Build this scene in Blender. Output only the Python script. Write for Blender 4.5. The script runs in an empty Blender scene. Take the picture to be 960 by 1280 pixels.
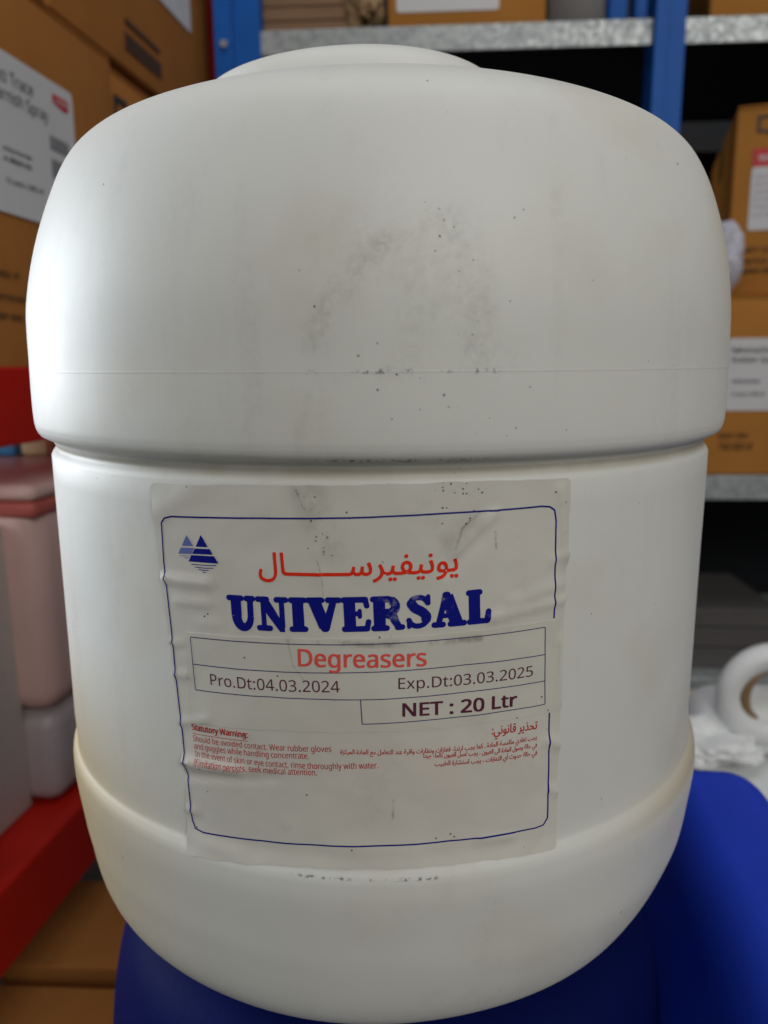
import bpy, bmesh, math, random
from mathutils import Vector, Matrix, noise
random.seed(7)
rad = math.radians
sc = bpy.context.scene
col = sc.collection

# ------------------------------------------------------------------ camera
EZ = 0.605            # eye height above the floor
D = 0.345             # eye to can axis
PITCH, ROLL = rad(11.0), rad(-0.35)
FPX = 961.0           # focal length in pixels of a 960 x 1280 frame
cam_d = bpy.data.cameras.new('camera')
cam = bpy.data.objects.new('camera', cam_d)
col.objects.link(cam)
cam_d.sensor_fit = 'VERTICAL'
cam_d.sensor_height = 36.0
cam_d.lens = FPX / 1280 * 36.0
cam_d.clip_start = 0.01
cam_d.clip_end = 50
CAMX = 0.0015
Mc = Matrix.Translation((CAMX, 0, EZ)) @ Matrix.Rotation(math.pi / 2 - PITCH, 4, 'X') @ Matrix.Rotation(ROLL, 4, 'Z')
cam.matrix_world = Mc
cam_d.dof.use_dof = True
cam_d.dof.focus_distance = 0.235
cam_d.dof.aperture_fstop = cam_d.lens / 2.6
sc.camera = cam

# ------------------------------------------------------------------ world and lamps
world = bpy.data.worlds.new('World')
sc.world = world
world.use_nodes = True
wb = world.node_tree.nodes['Background']
wb.inputs[0].default_value = (0.80, 0.88, 1.0, 1)
wb.inputs[1].default_value = 0.06


def area(name, loc, target, sx, sy, power, color):
    l = bpy.data.lights.new(name, 'AREA')
    l.shape = 'RECTANGLE'
    l.size, l.size_y = sx, sy
    l.energy = power
    l.color = color
    o = bpy.data.objects.new(name, l)
    col.objects.link(o)
    o.location = loc
    o.rotation_euler = (Vector(target) - Vector(loc)).to_track_quat('-Z', 'Y').to_euler()
    return o


area('doorway_daylight', (-1.18, 0.60, 0.84), (0, 0.345, 0.60), 0.66, 0.62, 13.0, (0.86, 0.94, 1.0))
area('roof_skylight', (0.1, 0.35, 2.6), (0.1, 0.5, 0.3), 1.6, 1.2, 10.5, (0.97, 0.98, 1.0))
area('bay_daylight', (1.0, -1.8, 1.9), (0.1, 0.4, 0.65), 1.8, 1.1, 32.0, (1.0, 0.97, 0.90))
area('tote_fill_lamp', (-1.9, 1.3, 0.62), (-0.4, 0.9, 0.45), 0.6, 0.5, 10.0, (0.95, 0.97, 1.0))  # unseen fill lamp, added to brighten the tote top and packets

vs = sc.view_settings
vs.view_transform = 'Standard'
vs.look = 'None'
vs.exposure = 0.1
vs.gamma = 1.0
vs.use_curve_mapping = False


# ------------------------------------------------------------------ pixel helpers (layout of the photograph -> real positions)
def ray(px, py):
    v = Vector(((px - 480) / FPX, -(py - 640) / FPX, -1.0))
    return (Mc.to_3x3() @ v), Mc.translation


def at(px, py, Y):
    d, o = ray(px, py)
    return o + d * ((Y - o.y) / d.y)


def atz(px, py, z):
    d, o = ray(px, py)
    return o + d * ((z - o.z) / d.z)


# ------------------------------------------------------------------ materials
def nodes_of(m):
    nt = m.node_tree
    return nt, nt.nodes, nt.links


def mat(name, color, rough=0.5, metal=0.0, var=0.12, scale=30.0, bump=0.0, bscale=200.0, spec=0.5, stretch=None, sss=0.0):
    m = bpy.data.materials.new(name)
    m.use_nodes = True
    nt, N, L = nodes_of(m)
    b = N['Principled BSDF']
    b.inputs['Roughness'].default_value = rough
    b.inputs['Metallic'].default_value = metal
    b.inputs['Specular IOR Level'].default_value = spec
    tc = N.new('ShaderNodeTexCoord')
    mp = N.new('ShaderNodeMapping')
    if stretch:
        mp.inputs['Scale'].default_value = stretch
    L.new(tc.outputs['Object'], mp.inputs[0])
    n = N.new('ShaderNodeTexNoise')
    n.inputs['Scale'].default_value = scale
    n.inputs['Detail'].default_value = 6
    L.new(mp.outputs[0], n.inputs['Vector'])
    cr = N.new('ShaderNodeMix')
    cr.data_type = 'RGBA'
    cr.inputs[6].default_value = (*[c * (1 - var) for c in color], 1)
    cr.inputs[7].default_value = (*[min(1, c * (1 + var)) for c in color], 1)
    L.new(n.outputs[0], cr.inputs[0])
    L.new(cr.outputs[2], b.inputs['Base Color'])
    if bump:
        n2 = N.new('ShaderNodeTexNoise')
        n2.inputs['Scale'].default_value = bscale
        n2.inputs['Detail'].default_value = 4
        L.new(mp.outputs[0], n2.inputs['Vector'])
        bp = N.new('ShaderNodeBump')
        bp.inputs['Strength'].default_value = bump
        bp.inputs['Distance'].default_value = 0.001
        L.new(n2.outputs[0], bp.inputs['Height'])
        L.new(bp.outputs[0], b.inputs['Normal'])
    if sss:
        b.inputs['Subsurface Weight'].default_value = sss
        b.inputs['Subsurface Scale'].default_value = 0.01
        b.inputs['Subsurface Radius'].default_value = (1, 0.9, 0.7)
    return m


class G:
    """small node-graph writer"""
    def __init__(s, m):
        s.nt, s.N, s.L = nodes_of(m)

    def _in(s, sock, v):
        if isinstance(v, bpy.types.NodeSocket):
            s.L.new(v, sock)
        else:
            sock.default_value = v

    def math(s, op, a, b=None, clamp=False):
        n = s.N.new('ShaderNodeMath')
        n.operation = op
        n.use_clamp = clamp
        s._in(n.inputs[0], a)
        if b is not None:
            s._in(n.inputs[1], b)
        return n.outputs[0]

    def noise(s, vec, scale, detail=4, rough=0.5, sc3=None, dist=0.0):
        if sc3:
            mp = s.N.new('ShaderNodeMapping')
            mp.inputs['Scale'].default_value = sc3
            s.L.new(vec, mp.inputs[0])
            vec = mp.outputs[0]
        n = s.N.new('ShaderNodeTexNoise')
        n.inputs['Scale'].default_value = scale
        n.inputs['Detail'].default_value = detail
        n.inputs['Roughness'].default_value = rough
        n.inputs['Distortion'].default_value = dist
        s.L.new(vec, n.inputs['Vector'])
        return n.outputs[0]

    def ramp(s, v, lo, hi):
        n = s.N.new('ShaderNodeMapRange')
        n.interpolation_type = 'SMOOTHSTEP'
        s._in(n.inputs[0], v)
        n.inputs[1].default_value = lo
        n.inputs[2].default_value = hi
        return n.outputs[0]

    def win(s, v, a, b, soft):
        """1 between a and b"""
        return s.math('MULTIPLY', s.ramp(v, a - soft, a + soft), s.math('SUBTRACT', 1.0, s.ramp(v, b - soft, b + soft)))

    def mix(s, f, a, b):
        n = s.N.new('ShaderNodeMix')
        n.data_type = 'RGBA'
        s._in(n.inputs[0], f)
        for i, v in ((6, a), (7, b)):
            if isinstance(v, bpy.types.NodeSocket):
                s.L.new(v, n.inputs[i])
            else:
                n.inputs[i].default_value = (*v, 1)
        return n.outputs[2]

    def mul(s, *a):
        r = a[0]
        for x in a[1:]:
            r = s.math('MULTIPLY', r, x)
        return r

    def mx(s, *a):
        r = a[0]
        for x in a[1:]:
            r = s.math('MAXIMUM', r, x)
        return r


def seg_mask(g, X, Z, x0, z0, x1, z1, w):
    """soft distance mask round a segment in the X,Z plane of the object"""
    dx, dz = x1 - x0, z1 - z0
    L2 = dx * dx + dz * dz
    a = g.math('SUBTRACT', X, x0)
    b = g.math('SUBTRACT', Z, z0)
    t = g.math('DIVIDE', g.math('ADD', g.mul(a, dx), g.mul(b, dz)), L2, clamp=True)
    ex = g.math('SUBTRACT', a, g.mul(t, dx))
    ez = g.math('SUBTRACT', b, g.mul(t, dz))
    d = g.math('SQRT', g.math('ADD', g.mul(ex, ex), g.mul(ez, ez)))
    return g.math('SUBTRACT', 1.0, g.ramp(d, 0.0, w))


def can_front_xz(px, py, R=0.1395):
    """x and z (relative to eye) where the pixel's ray meets the front of the can"""
    d, o = ray(px, py)
    ox, oy = o.x, o.y - D
    A = d.x * d.x + d.y * d.y
    B = 2 * (ox * d.x + oy * d.y)
    C = ox * ox + oy * oy - R * R
    t = (-B - math.sqrt(max(0, B * B - 4 * A * C))) / (2 * A)
    p = o + d * t
    return p.x, p.z - EZ


def white_plastic():
    m = bpy.data.materials.new('white_hdpe')
    m.use_nodes = True
    g = G(m)
    b = g.N['Principled BSDF']
    tc = g.N.new('ShaderNodeTexCoord')
    V = tc.outputs['Object']
    sp = g.N.new('ShaderNodeSeparateXYZ')
    g.L.new(V, sp.inputs[0])
    X, Y, Z = sp.outputs
    Z = g.math('SUBTRACT', Z, ZREL)             # back to eye-relative heights
    front = g.math('SUBTRACT', 1.0, g.ramp(Y, -0.09, -0.03))
    base = (0.74, 0.745, 0.72)
    c = g.mix(g.ramp(g.noise(V, 9, 3), 0.3, 0.7), base, (0.70, 0.70, 0.665))
    # yellowed, handled zones; lower left is warm bounce light and dirt painted in
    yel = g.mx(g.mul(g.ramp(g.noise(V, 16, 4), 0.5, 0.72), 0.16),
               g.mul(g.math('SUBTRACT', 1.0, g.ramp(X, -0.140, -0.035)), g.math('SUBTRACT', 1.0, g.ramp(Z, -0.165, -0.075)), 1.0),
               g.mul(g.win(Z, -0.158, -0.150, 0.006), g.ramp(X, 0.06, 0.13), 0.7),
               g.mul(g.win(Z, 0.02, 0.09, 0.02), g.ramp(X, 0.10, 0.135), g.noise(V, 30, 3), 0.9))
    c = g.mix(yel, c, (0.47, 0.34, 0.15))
    # soft grey smudges on the front
    sm = g.noise(V, 42, 8, 0.65, sc3=(1.3, 1, 0.6))
    fine = g.noise(V, 420, 6, 0.75)

    def s(pts, w):
        out = None
        for p, q in zip(pts, pts[1:]):
            x0, z0 = can_front_xz(*p)
            x1, z1 = can_front_xz(*q)
            k = seg_mask(g, X, Z, x0, z0, x1, z1, w)
            out = k if out is None else g.mx(out, k)
        return out
    arc = g.mul(s([(398, 425), (418, 372), (445, 335), (490, 300), (540, 275)], 0.0075), g.ramp(sm, 0.36, 0.66), 0.48)
    arc2 = g.mul(s([(385, 585), (378, 545), (386, 500)], 0.004), g.ramp(sm, 0.4, 0.6), 0.28)
    pat = g.mul(s([(560, 290), (600, 400), (615, 430)], 0.016), g.ramp(sm, 0.30, 0.72), 0.34)
    pat2 = g.mul(s([(590, 440), (640, 435)], 0.008), g.ramp(sm, 0.36, 0.62), 0.38)
    pat3 = g.mul(s([(600, 480), (570, 560)], 0.012), g.ramp(sm, 0.42, 0.7), 0.26)
    arc = g.mx(arc, g.mul(s([(430, 330), (520, 330), (560, 420)], 0.024), g.ramp(sm, 0.38, 0.7), 0.26), g.mul(s([(400, 465), (640, 465)], 0.0045), g.ramp(sm, 0.42, 0.66), 0.30),
               g.mul(s([(400, 572), (640, 572)], 0.005), g.ramp(sm, 0.40, 0.66), 0.30))
    dr = g.noise(V, 26, 4, 0.6, sc3=(3.0, 3.0, 0.22))
    gen0 = g.mul(g.ramp(dr, 0.54, 0.72), g.win(Z, -0.14, 0.075, 0.03), 0.11)
    gen0 = g.mx(gen0, g.mul(g.win(Z, 0.0885, 0.0945, 0.0015), g.ramp(sm, 0.35, 0.65), 0.35))
    arc = g.mx(arc, gen0)
    gen = g.mul(front, g.ramp(sm, 0.55, 0.78), 0.16)
    smud = g.mul(g.mx(arc, arc2, pat, pat2, pat3, gen), g.ramp(fine, 0.30, 0.68), 1.15)
    c = g.mix(smud, c, (0.27, 0.26, 0.23))
    # black specks: scattered, and gathered on the parting line and the lip
    vo = g.N.new('ShaderNodeTexVoronoi')
    vo.inputs['Scale'].default_value = 800
    g.L.new(V, vo.inputs['Vector'])
    dist = vo.outputs['Distance']
    pick = g.N.new('ShaderNodeSeparateColor')
    g.L.new(vo.outputs['Color'], pick.inputs[0])
    r = pick.outputs[0]
    zone = g.mx(g.mul(s([(550, 270), (590, 330), (600, 420)], 0.016), 0.10),
                g.mul(s([(640, 255), (620, 262)], 0.008), 0.10),
                g.mul(s([(560, 490), (600, 570)], 0.018), 0.055),
                g.mul(s([(420, 380), (520, 560)], 0.03), 0.008),
                g.mul(front, 0.0022))
    sel = g.math('LESS_THAN', r, zone)
    dist = g.math('ADD', dist, g.mul(pick.outputs[1], 0.30))
    dist = g.math('ADD', dist, g.mul(g.math('SUBTRACT', g.noise(V, 1500, 3), 0.5), 0.5))
    speck = g.mul(sel, g.math('SUBTRACT', 1.0, g.ramp(dist, 0.24, 0.46)), g.math('ADD', 0.45, g.mul(pick.outputs[2], 0.55)))
    gate = g.ramp(g.noise(V, 95, 3, 0.6, sc3=(1, 1, 0.15)), 0.42, 0.54)
    z465, z578, z1100 = can_front_xz(480, 465)[1], can_front_xz(480, 577, 0.139)[1], can_front_xz(480, 1100, 0.1378)[1]
    n3 = g.ramp(g.noise(V, 620, 3, 0.6), 0.47, 0.58)
    l1 = g.mul(g.win(Z, z465 - 0.0003, z465 + 0.0006, 0.0006), g.win(X, -0.019, 0.033, 0.002), gate, n3)
    l2 = g.mul(g.win(Z, z578 - 0.0006, z578 + 0.0004, 0.0006), g.win(X, -0.019, 0.033, 0.002), gate, n3)
    l3 = g.mul(g.win(Z, z1100 - 0.0003, z1100 + 0.0004, 0.0005), g.win(X, -0.030, 0.018, 0.002), gate, n3)
    c = g.mix(g.mul(g.mx(speck, l1, l2, l3), 0.85), c, (0.035, 0.032, 0.03))
    scr = g.noise(V, 30, 2, 0.5, sc3=(14, 14, 0.7), dist=0.4)
    c = g.mix(g.mul(g.win(scr, 0.498, 0.502, 0.0015), g.ramp(g.noise(V, 18, 3), 0.52, 0.66), front, 0.10), c, (0.35, 0.34, 0.32))
    # grime held in the groove under the shoulder
    gr = g.mul(g.win(Z, -0.0316, -0.0282, 0.0010), g.ramp(g.noise(V, 40, 4), 0.1, 0.6), 0.75)
    c = g.mix(gr, c, (0.42, 0.38, 0.30))
    # fine parting line
    c = g.mix(g.mul(g.win(Z, z465 - 0.0001, z465 + 0.0001, 0.0003), 0.3), c, (0.4, 0.39, 0.36))
    g.L.new(c, b.inputs['Base Color'])
    rg = g.math('ADD', 0.38, g.mul(g.noise(V, 25, 5), 0.22))
    g.L.new(rg, b.inputs['Roughness'])
    b.inputs['Specular IOR Level'].default_value = 0.42
    b.inputs['Subsurface Weight'].default_value = 0.12
    b.inputs['Subsurface Scale'].default_value = 0.006
    b.inputs['Subsurface Radius'].default_value = (1.0, 0.9, 0.7)
    bp = g.N.new('ShaderNodeBump')
    bp.inputs['Strength'].default_value = 0.35
    bp.inputs['Distance'].default_value = 0.0006
    hgt = g.math('ADD', g.mul(g.noise(V, 22, 3), 1.0), g.mul(g.noise(V, 900, 2), 0.035))
    hgt = g.math('ADD', hgt, g.mul(g.win(Z, z465 - 0.0001, z465 + 0.0002, 0.0004), 0.25))
    g.L.new(hgt, bp.inputs['Height'])
    g.L.new(bp.outputs[0], b.inputs['Normal'])
    return m


def paper(name, color, dirt=0.5):
    m = bpy.data.materials.new(name)
    m.use_nodes = True
    g = G(m)
    b = g.N['Principled BSDF']
    tc = g.N.new('ShaderNodeTexCoord')
    V = tc.outputs['Object']
    sp = g.N.new('ShaderNodeSeparateXYZ')
    g.L.new(V, sp.inputs[0])
    X, Y, Z = sp.outputs
    Z = g.math('SUBTRACT', Z, ZREL)
    c = g.mix(g.ramp(g.noise(V, 30, 5), 0.3, 0.7), color, [v * 0.93 for v in color])
    c = g.mix(g.mul(g.ramp(g.noise(V, 14, 3), 0.45, 0.7), 0.35), c, (color[0] * 0.97, color[1] * 0.88, color[2] * 0.84))
    sm = g.noise(V, 55, 8, 0.7)

    def s(pts, w):
        out = None
        for p, q in zip(pts, pts[1:]):
            x0, z0 = can_front_xz(*p, 0.136)
            x1, z1 = can_front_xz(*q, 0.136)
            k = seg_mask(g, X, Z, x0, z0, x1, z1, w)
            out = k if out is None else g.mx(out, k)
        return out
    smud = g.mx(g.mul(s([(385, 615), (410, 680)], 0.008), g.ramp(sm, 0.4, 0.65), 0.5),
                g.mul(s([(470, 960), (480, 1040)], 0.012), g.ramp(sm, 0.45, 0.7), 0.35),
                g.mul(s([(430, 1060), (400, 1045)], 0.006), g.ramp(sm, 0.4, 0.7), 0.4),
                g.mul(s([(590, 650), (560, 680)], 0.006), g.ramp(sm, 0.4, 0.7), 0.4),
                g.mul(s([(360, 799), (470, 806), (600, 797)], 0.0016), g.ramp(sm, 0.4, 0.6), 0.75),
                g.mul(g.ramp(sm, 0.55, 0.8), 0.2))
    c = g.mix(g.mul(smud, dirt * 1.8), c, (0.22, 0.20, 0.16))
    cracks = g.mx(s([(370, 612), (378, 632), (385, 642)], 0.0005),
                  s([(396, 700), (402, 720), (404, 745)], 0.0004),
                  s([(360, 800), (366, 830), (380, 850)], 0.0004),
                  s([(600, 640), (578, 660), (570, 685)], 0.0007),
                  s([(492, 1000), (491, 1022)], 0.0007),
                  s([(619, 665), (620, 685)], 0.0006))
    c = g.mix(g.mul(cracks, g.ramp(g.noise(V, 350, 5, 0.7), 0.30, 0.75), 0.62), c, (0.12, 0.11, 0.10))
    vo = g.N.new('ShaderNodeTexVoronoi')
    vo.inputs['Scale'].default_value = 900
    g.L.new(V, vo.inputs['Vector'])
    pick = g.N.new('ShaderNodeSeparateColor')
    g.L.new(vo.outputs['Color'], pick.inputs[0])
    grit = g.mul(g.ramp(g.noise(V, 1100, 4, 0.7), 0.60, 0.66), g.ramp(g.noise(V, 240, 3), 0.46, 0.56),
                 g.mx(s([(388, 650), (414, 690)], 0.005), g.mul(s([(560, 612), (590, 632)], 0.005), 0.7), g.mul(s([(380, 618), (430, 628)], 0.004), 0.6)))
    c = g.mix(g.mul(g.ramp(grit, 0.2, 0.6), 0.85), c, (0.04, 0.04, 0.04))
    zone = g.mx(g.mul(s([(388, 650), (412, 690)], 0.007), 0.20),
                g.mul(s([(560, 610), (585, 635)], 0.010), 0.20),
                g.mul(s([(400, 625), (430, 625)], 0.006), 0.12),
                0.006)
    speck = g.mul(g.math('LESS_THAN', pick.outputs[0], zone), g.math('SUBTRACT', 1.0, g.ramp(vo.outputs['Distance'], 0.18, 0.36)))
    c = g.mix(g.mul(speck, 0.9), c, (0.03, 0.03, 0.03))
    g.L.new(c, b.inputs['Base Color'])
    b.inputs['Roughness'].default_value = 0.42
    b.inputs['Specular IOR Level'].default_value = 0.35
    bp = g.N.new('ShaderNodeBump')
    bp.inputs['Strength'].default_value = 0.3
    bp.inputs['Distance'].default_value = 0.0003
    g.L.new(g.noise(V, 120, 4), bp.inputs['Height'])
    g.L.new(bp.outputs[0], b.inputs['Normal'])
    return m


def ink(name, color, wear=0.0, under=(0.6, 0.6, 0.57)):
    m = bpy.data.materials.new(name)
    m.use_nodes = True
    g = G(m)
    b = g.N['Principled BSDF']
    tc = g.N.new('ShaderNodeTexCoord')
    V = tc.outputs['Object']
    sp = g.N.new('ShaderNodeSeparateXYZ')
    g.L.new(V, sp.inputs[0])
    X = sp.outputs[0]
    Z = g.math('SUBTRACT', sp.outputs[2], ZREL)
    n = g.noise(V, 300, 6, 0.7)
    f = g.mul(g.ramp(n, 0.68, 0.74), 0.35)
    if wear:
        k = None
        for p, q, w in (((486, 750), (492, 768), 0.004), ((505, 745), (520, 742), 0.003), ((556, 748), (558, 760), 0.0025)):
            x0, z0 = can_front_xz(*p, 0.136)
            x1, z1 = can_front_xz(*q, 0.136)
            t = seg_mask(g, X, Z, x0, z0, x1, z1, w)
            k = t if k is None else g.mx(k, t)
        f = g.mx(f, g.mul(k, g.ramp(n, 0.50, 0.62), wear))
    g.L.new(g.mix(f, color, under), b.inputs['Base Color'])
    b.inputs['Roughness'].default_value = 0.45
    b.inputs['Specular IOR Level'].default_value = 0.1
    return m


ZREL = 0.2355        # can base sits this far under the eye; the can's own z = 0 is its base
M = {}
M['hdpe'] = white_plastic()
M['paper'] = paper('label_paper', (0.68, 0.66, 0.605))
M['patch'] = paper('patch_paper', (0.66, 0.64, 0.58), 0.6)
M['blue_ink'] = ink('navy_ink', (0.006, 0.010, 0.22), 0.4)
M['line_ink'] = ink('navy_line_ink', (0.008, 0.012, 0.20))
M['pale_blue_ink'] = ink('pale_blue_ink', (0.13, 0.17, 0.42))
M['red_ink'] = ink('red_ink', (0.80, 0.035, 0.012))
M['plum_ink'] = ink('plum_ink', (0.11, 0.025, 0.05))
M['coral_ink'] = ink('coral_ink', (0.80, 0.10, 0.08))
M['small_red_ink'] = ink('small_red_ink', (0.50, 0.018, 0.012))
M['grey_line_ink'] = ink('dark_line_ink', (0.03, 0.04, 0.16))
M['blue_lit'] = mat('blue_hdpe_lit', (0.016, 0.055, 0.58), 0.5, spec=0.25, var=0.2, scale=14, bump=0.15, bscale=300)  # lit copy of the blue plastic, the light put into its colour
M['blue_hdpe_shaded'] = mat('blue_hdpe_shaded', (0.003, 0.007, 0.075), 0.62, spec=0.05, var=0.25, scale=14, bump=0.15, bscale=300)  # shaded copy of the blue plastic, darkened in colour for the shade
M['card'] = mat('cardboard', (0.43, 0.185, 0.042), 0.85, var=0.14, scale=18, bump=0.15, bscale=160, spec=0.08)
M['card_dark'] = mat('cardboard_dark', (0.36, 0.145, 0.038), 0.85, var=0.15, scale=18, bump=0.15, bscale=160, spec=0.08)
M['card_print'] = mat('carton_print', (0.06, 0.03, 0.015), 0.8, var=0.3, scale=120)
M['tape'] = mat('packing_tape', (0.26, 0.13, 0.045), 0.25, var=0.1, scale=20)
M['sheet'] = mat('white_sticker', (0.62, 0.62, 0.64), 0.5, var=0.05, scale=20)
M['text'] = mat('black_print', (0.03, 0.03, 0.035), 0.6)
M['grey_print'] = mat('grey_print', (0.22, 0.22, 0.24), 0.6)
M['red_print'] = mat('red_print', (0.55, 0.015, 0.025), 0.5)
M['red_steel'] = mat('red_painted_steel', (0.44, 0.012, 0.006), 0.5, spec=0.2, var=0.15, scale=22, bump=0.1)
M['blue_steel'] = mat('blue_painted_steel', (0.006, 0.10, 0.42), 0.5, spec=0.2, var=0.15, scale=25, bump=0.08)
M['galv'] = None
M['dark'] = mat('shade_dark', (0.014, 0.015, 0.018), 0.7, spec=0.15)  # near-black colour standing in for shade inside the back rack
M['bolt'] = mat('zinc_bolt', (0.5, 0.5, 0.5), 0.35, metal=0.9)
M['concrete'] = mat('concrete_floor', (0.10, 0.097, 0.09), 0.8, var=0.25, scale=6, bump=0.3, bscale=60)
M['wall'] = mat('dark_wall_sheet', (0.035, 0.036, 0.04), 0.8, var=0.2, scale=4)
M['pink'] = mat('pinkish_plastic_wrap', (0.68, 0.46, 0.42), 0.35, var=0.12, scale=14, bump=0.4, bscale=40)
M['pinkband'] = mat('red_band', (0.42, 0.10, 0.08), 0.4)
M['greybox'] = mat('grey_carton_board', (0.58, 0.52, 0.48), 0.7, var=0.1, scale=16)
M['skyblue'] = mat('sky_blue_film', (0.08, 0.42, 0.80), 0.4)
M['cream'] = mat('cream_film', (0.75, 0.60, 0.32), 0.5)
M['milk'] = mat('milky_hdpe', (0.78, 0.80, 0.80), 0.45, var=0.1, scale=14, sss=0.1)
M['milk_rim'] = mat('stained_rim', (0.66, 0.60, 0.47), 0.5, var=0.2, scale=30)
M['brown_stain'] = mat('brown_residue', (0.24, 0.15, 0.07), 0.5, var=0.3, scale=60)
M['wood'] = mat('rough_timber', (0.24, 0.135, 0.07), 0.8, var=0.3, scale=12, stretch=(1, 6, 18), bump=0.3, bscale=60)
M['kraft'] = mat('crumpled_kraft', (0.38, 0.25, 0.13), 0.8, var=0.35, scale=40, bump=0.6, bscale=50)
M['grey_plastic'] = mat('grey_plastic', (0.10, 0.092, 0.09), 0.5)
M['wine'] = mat('wine_film', (0.16, 0.008, 0.02), 0.3)
M['white_film'] = mat('white_film', (0.50, 0.50, 0.58), 0.35)


def galv():
    m = bpy.data.materials.new('galvanised_steel')
    m.use_nodes = True
    g = G(m)
    b = g.N['Principled BSDF']
    tc = g.N.new('ShaderNodeTexCoord')
    V = tc.outputs['Object']
    vo = g.N.new('ShaderNodeTexVoronoi')
    vo.inputs['Scale'].default_value = 170
    g.L.new(V, vo.inputs['Vector'])
    p = g.N.new('ShaderNodeSeparateColor')
    g.L.new(vo.outputs['Color'], p.inputs[0])
    f = g.math('ADD', g.mul(p.outputs[0], 0.5), g.mul(g.noise(V, 60, 5), 0.5))
    g.L.new(g.mix(g.ramp(f, 0.25, 0.75), (0.30, 0.325, 0.335), (0.42, 0.45, 0.455)), b.inputs['Base Color'])
    b.inputs['Metallic'].default_value = 0.35
    g.L.new(g.math('ADD', 0.35, g.mul(p.outputs[1], 0.25)), b.inputs['Roughness'])
    return m


M['galv'] = galv()


# ------------------------------------------------------------------ object helpers
def link(name, bm, material, parent=None, smooth=False, angle=None):
    me = bpy.data.meshes.new(name)
    bmesh.ops.recalc_face_normals(bm, faces=bm.faces[:])
    bm.to_mesh(me)
    bm.free()
    me.materials.append(material)
    if smooth:
        for p in me.polygons:
            p.use_smooth = True
    if angle is not None:
        me.set_sharp_from_angle(angle=angle)
    o = bpy.data.objects.new(name, me)
    col.objects.link(o)
    if parent is not None:
        o.parent = parent
    return o


def thing(name, label, cat, loc=(0, 0, 0), rz=0.0, group=None):
    o = bpy.data.objects.new(name, None)
    o.empty_display_size = 0.05
    col.objects.link(o)
    o.location = loc
    o.rotation_euler = (0, 0, rz)
    o['label'] = label
    o['category'] = cat
    if group:
        o['group'] = group
    return o


def tag(o, label, cat, group=None):
    o['label'] = label
    o['category'] = cat
    if group:
        o['group'] = group
    return o


def struct(name, bm, m):
    o = link(name, bm, m)
    o['kind'] = 'structure'
    return o


def box(bm, x0, x1, y0, y1, z0, z1, bev=0.0, seg=2):
    vs_ = [bm.verts.new(p) for p in ((x0, y0, z0), (x1, y0, z0), (x1, y1, z0), (x0, y1, z0), (x0, y0, z1), (x1, y0, z1), (x1, y1, z1), (x0, y1, z1))]
    fs = [bm.faces.new([vs_[i] for i in f]) for f in ((0, 3, 2, 1), (4, 5, 6, 7), (0, 1, 5, 4), (1, 2, 6, 5), (2, 3, 7, 6), (3, 0, 4, 7))]
    if bev:
        es = list({e for f in fs for e in f.edges})
        bmesh.ops.bevel(bm, geom=es, offset=bev, segments=seg, profile=0.5, affect='EDGES')
    return bm


def nb():
    return bmesh.new()


def lathe(bm, prof, seg=128, cx=0, cy=0, mod=None):
    rings = []
    for r, z in prof:
        if r < 1e-5:
            rings.append([bm.verts.new((cx, cy, z))])
        else:
            ring = []
            for i in range(seg):
                a = 2 * math.pi * i / seg
                rr, zz = (r, z) if mod is None else mod(r, z, a)
                ring.append(bm.verts.new((cx + rr * math.cos(a), cy + rr * math.sin(a), zz)))
            rings.append(ring)
    for a, b in zip(rings, rings[1:]):
        if len(a) == 1 and len(b) == 1:
            continue
        for i in range(seg):
            j = (i + 1) % seg
            if len(a) == 1:
                bm.faces.new((a[0], b[i], b[j]))
            elif len(b) == 1:
                bm.faces.new((a[i], a[j], b[0]))
            else:
                bm.faces.new((a[i], a[j], b[j], b[i]))
    return bm


def catmull(nodes, n=8):
    P = [tuple(2 * a - b for a, b in zip(nodes[0], nodes[1]))] + list(nodes) + [tuple(2 * a - b for a, b in zip(nodes[-1], nodes[-2]))]
    out = []
    for i in range(1, len(P) - 2):
        p0, p1, p2, p3 = P[i - 1:i + 3]
        for k in range(n):
            t = k / n
            out.append(tuple(.5 * ((2 * b) + (-a + c) * t + (2 * a - 5 * b + 4 * c - d) * t * t + (-a + 3 * b - 3 * c + d) * t ** 3)
                             for a, b, c, d in zip(p0, p1, p2, p3)))
    out.append(tuple(nodes[-1]))
    return out


# ------------------------------------------------------------------ the setting
bm = nb()
box(bm, -6, 6, -6, 6, -0.2, 0.0)
struct('floor', bm, M['concrete'])
bm = nb()
box(bm, -6, 6, 2.6, 2.7, 0.002, 4)
struct('back_wall', bm, M['wall'])


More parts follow.
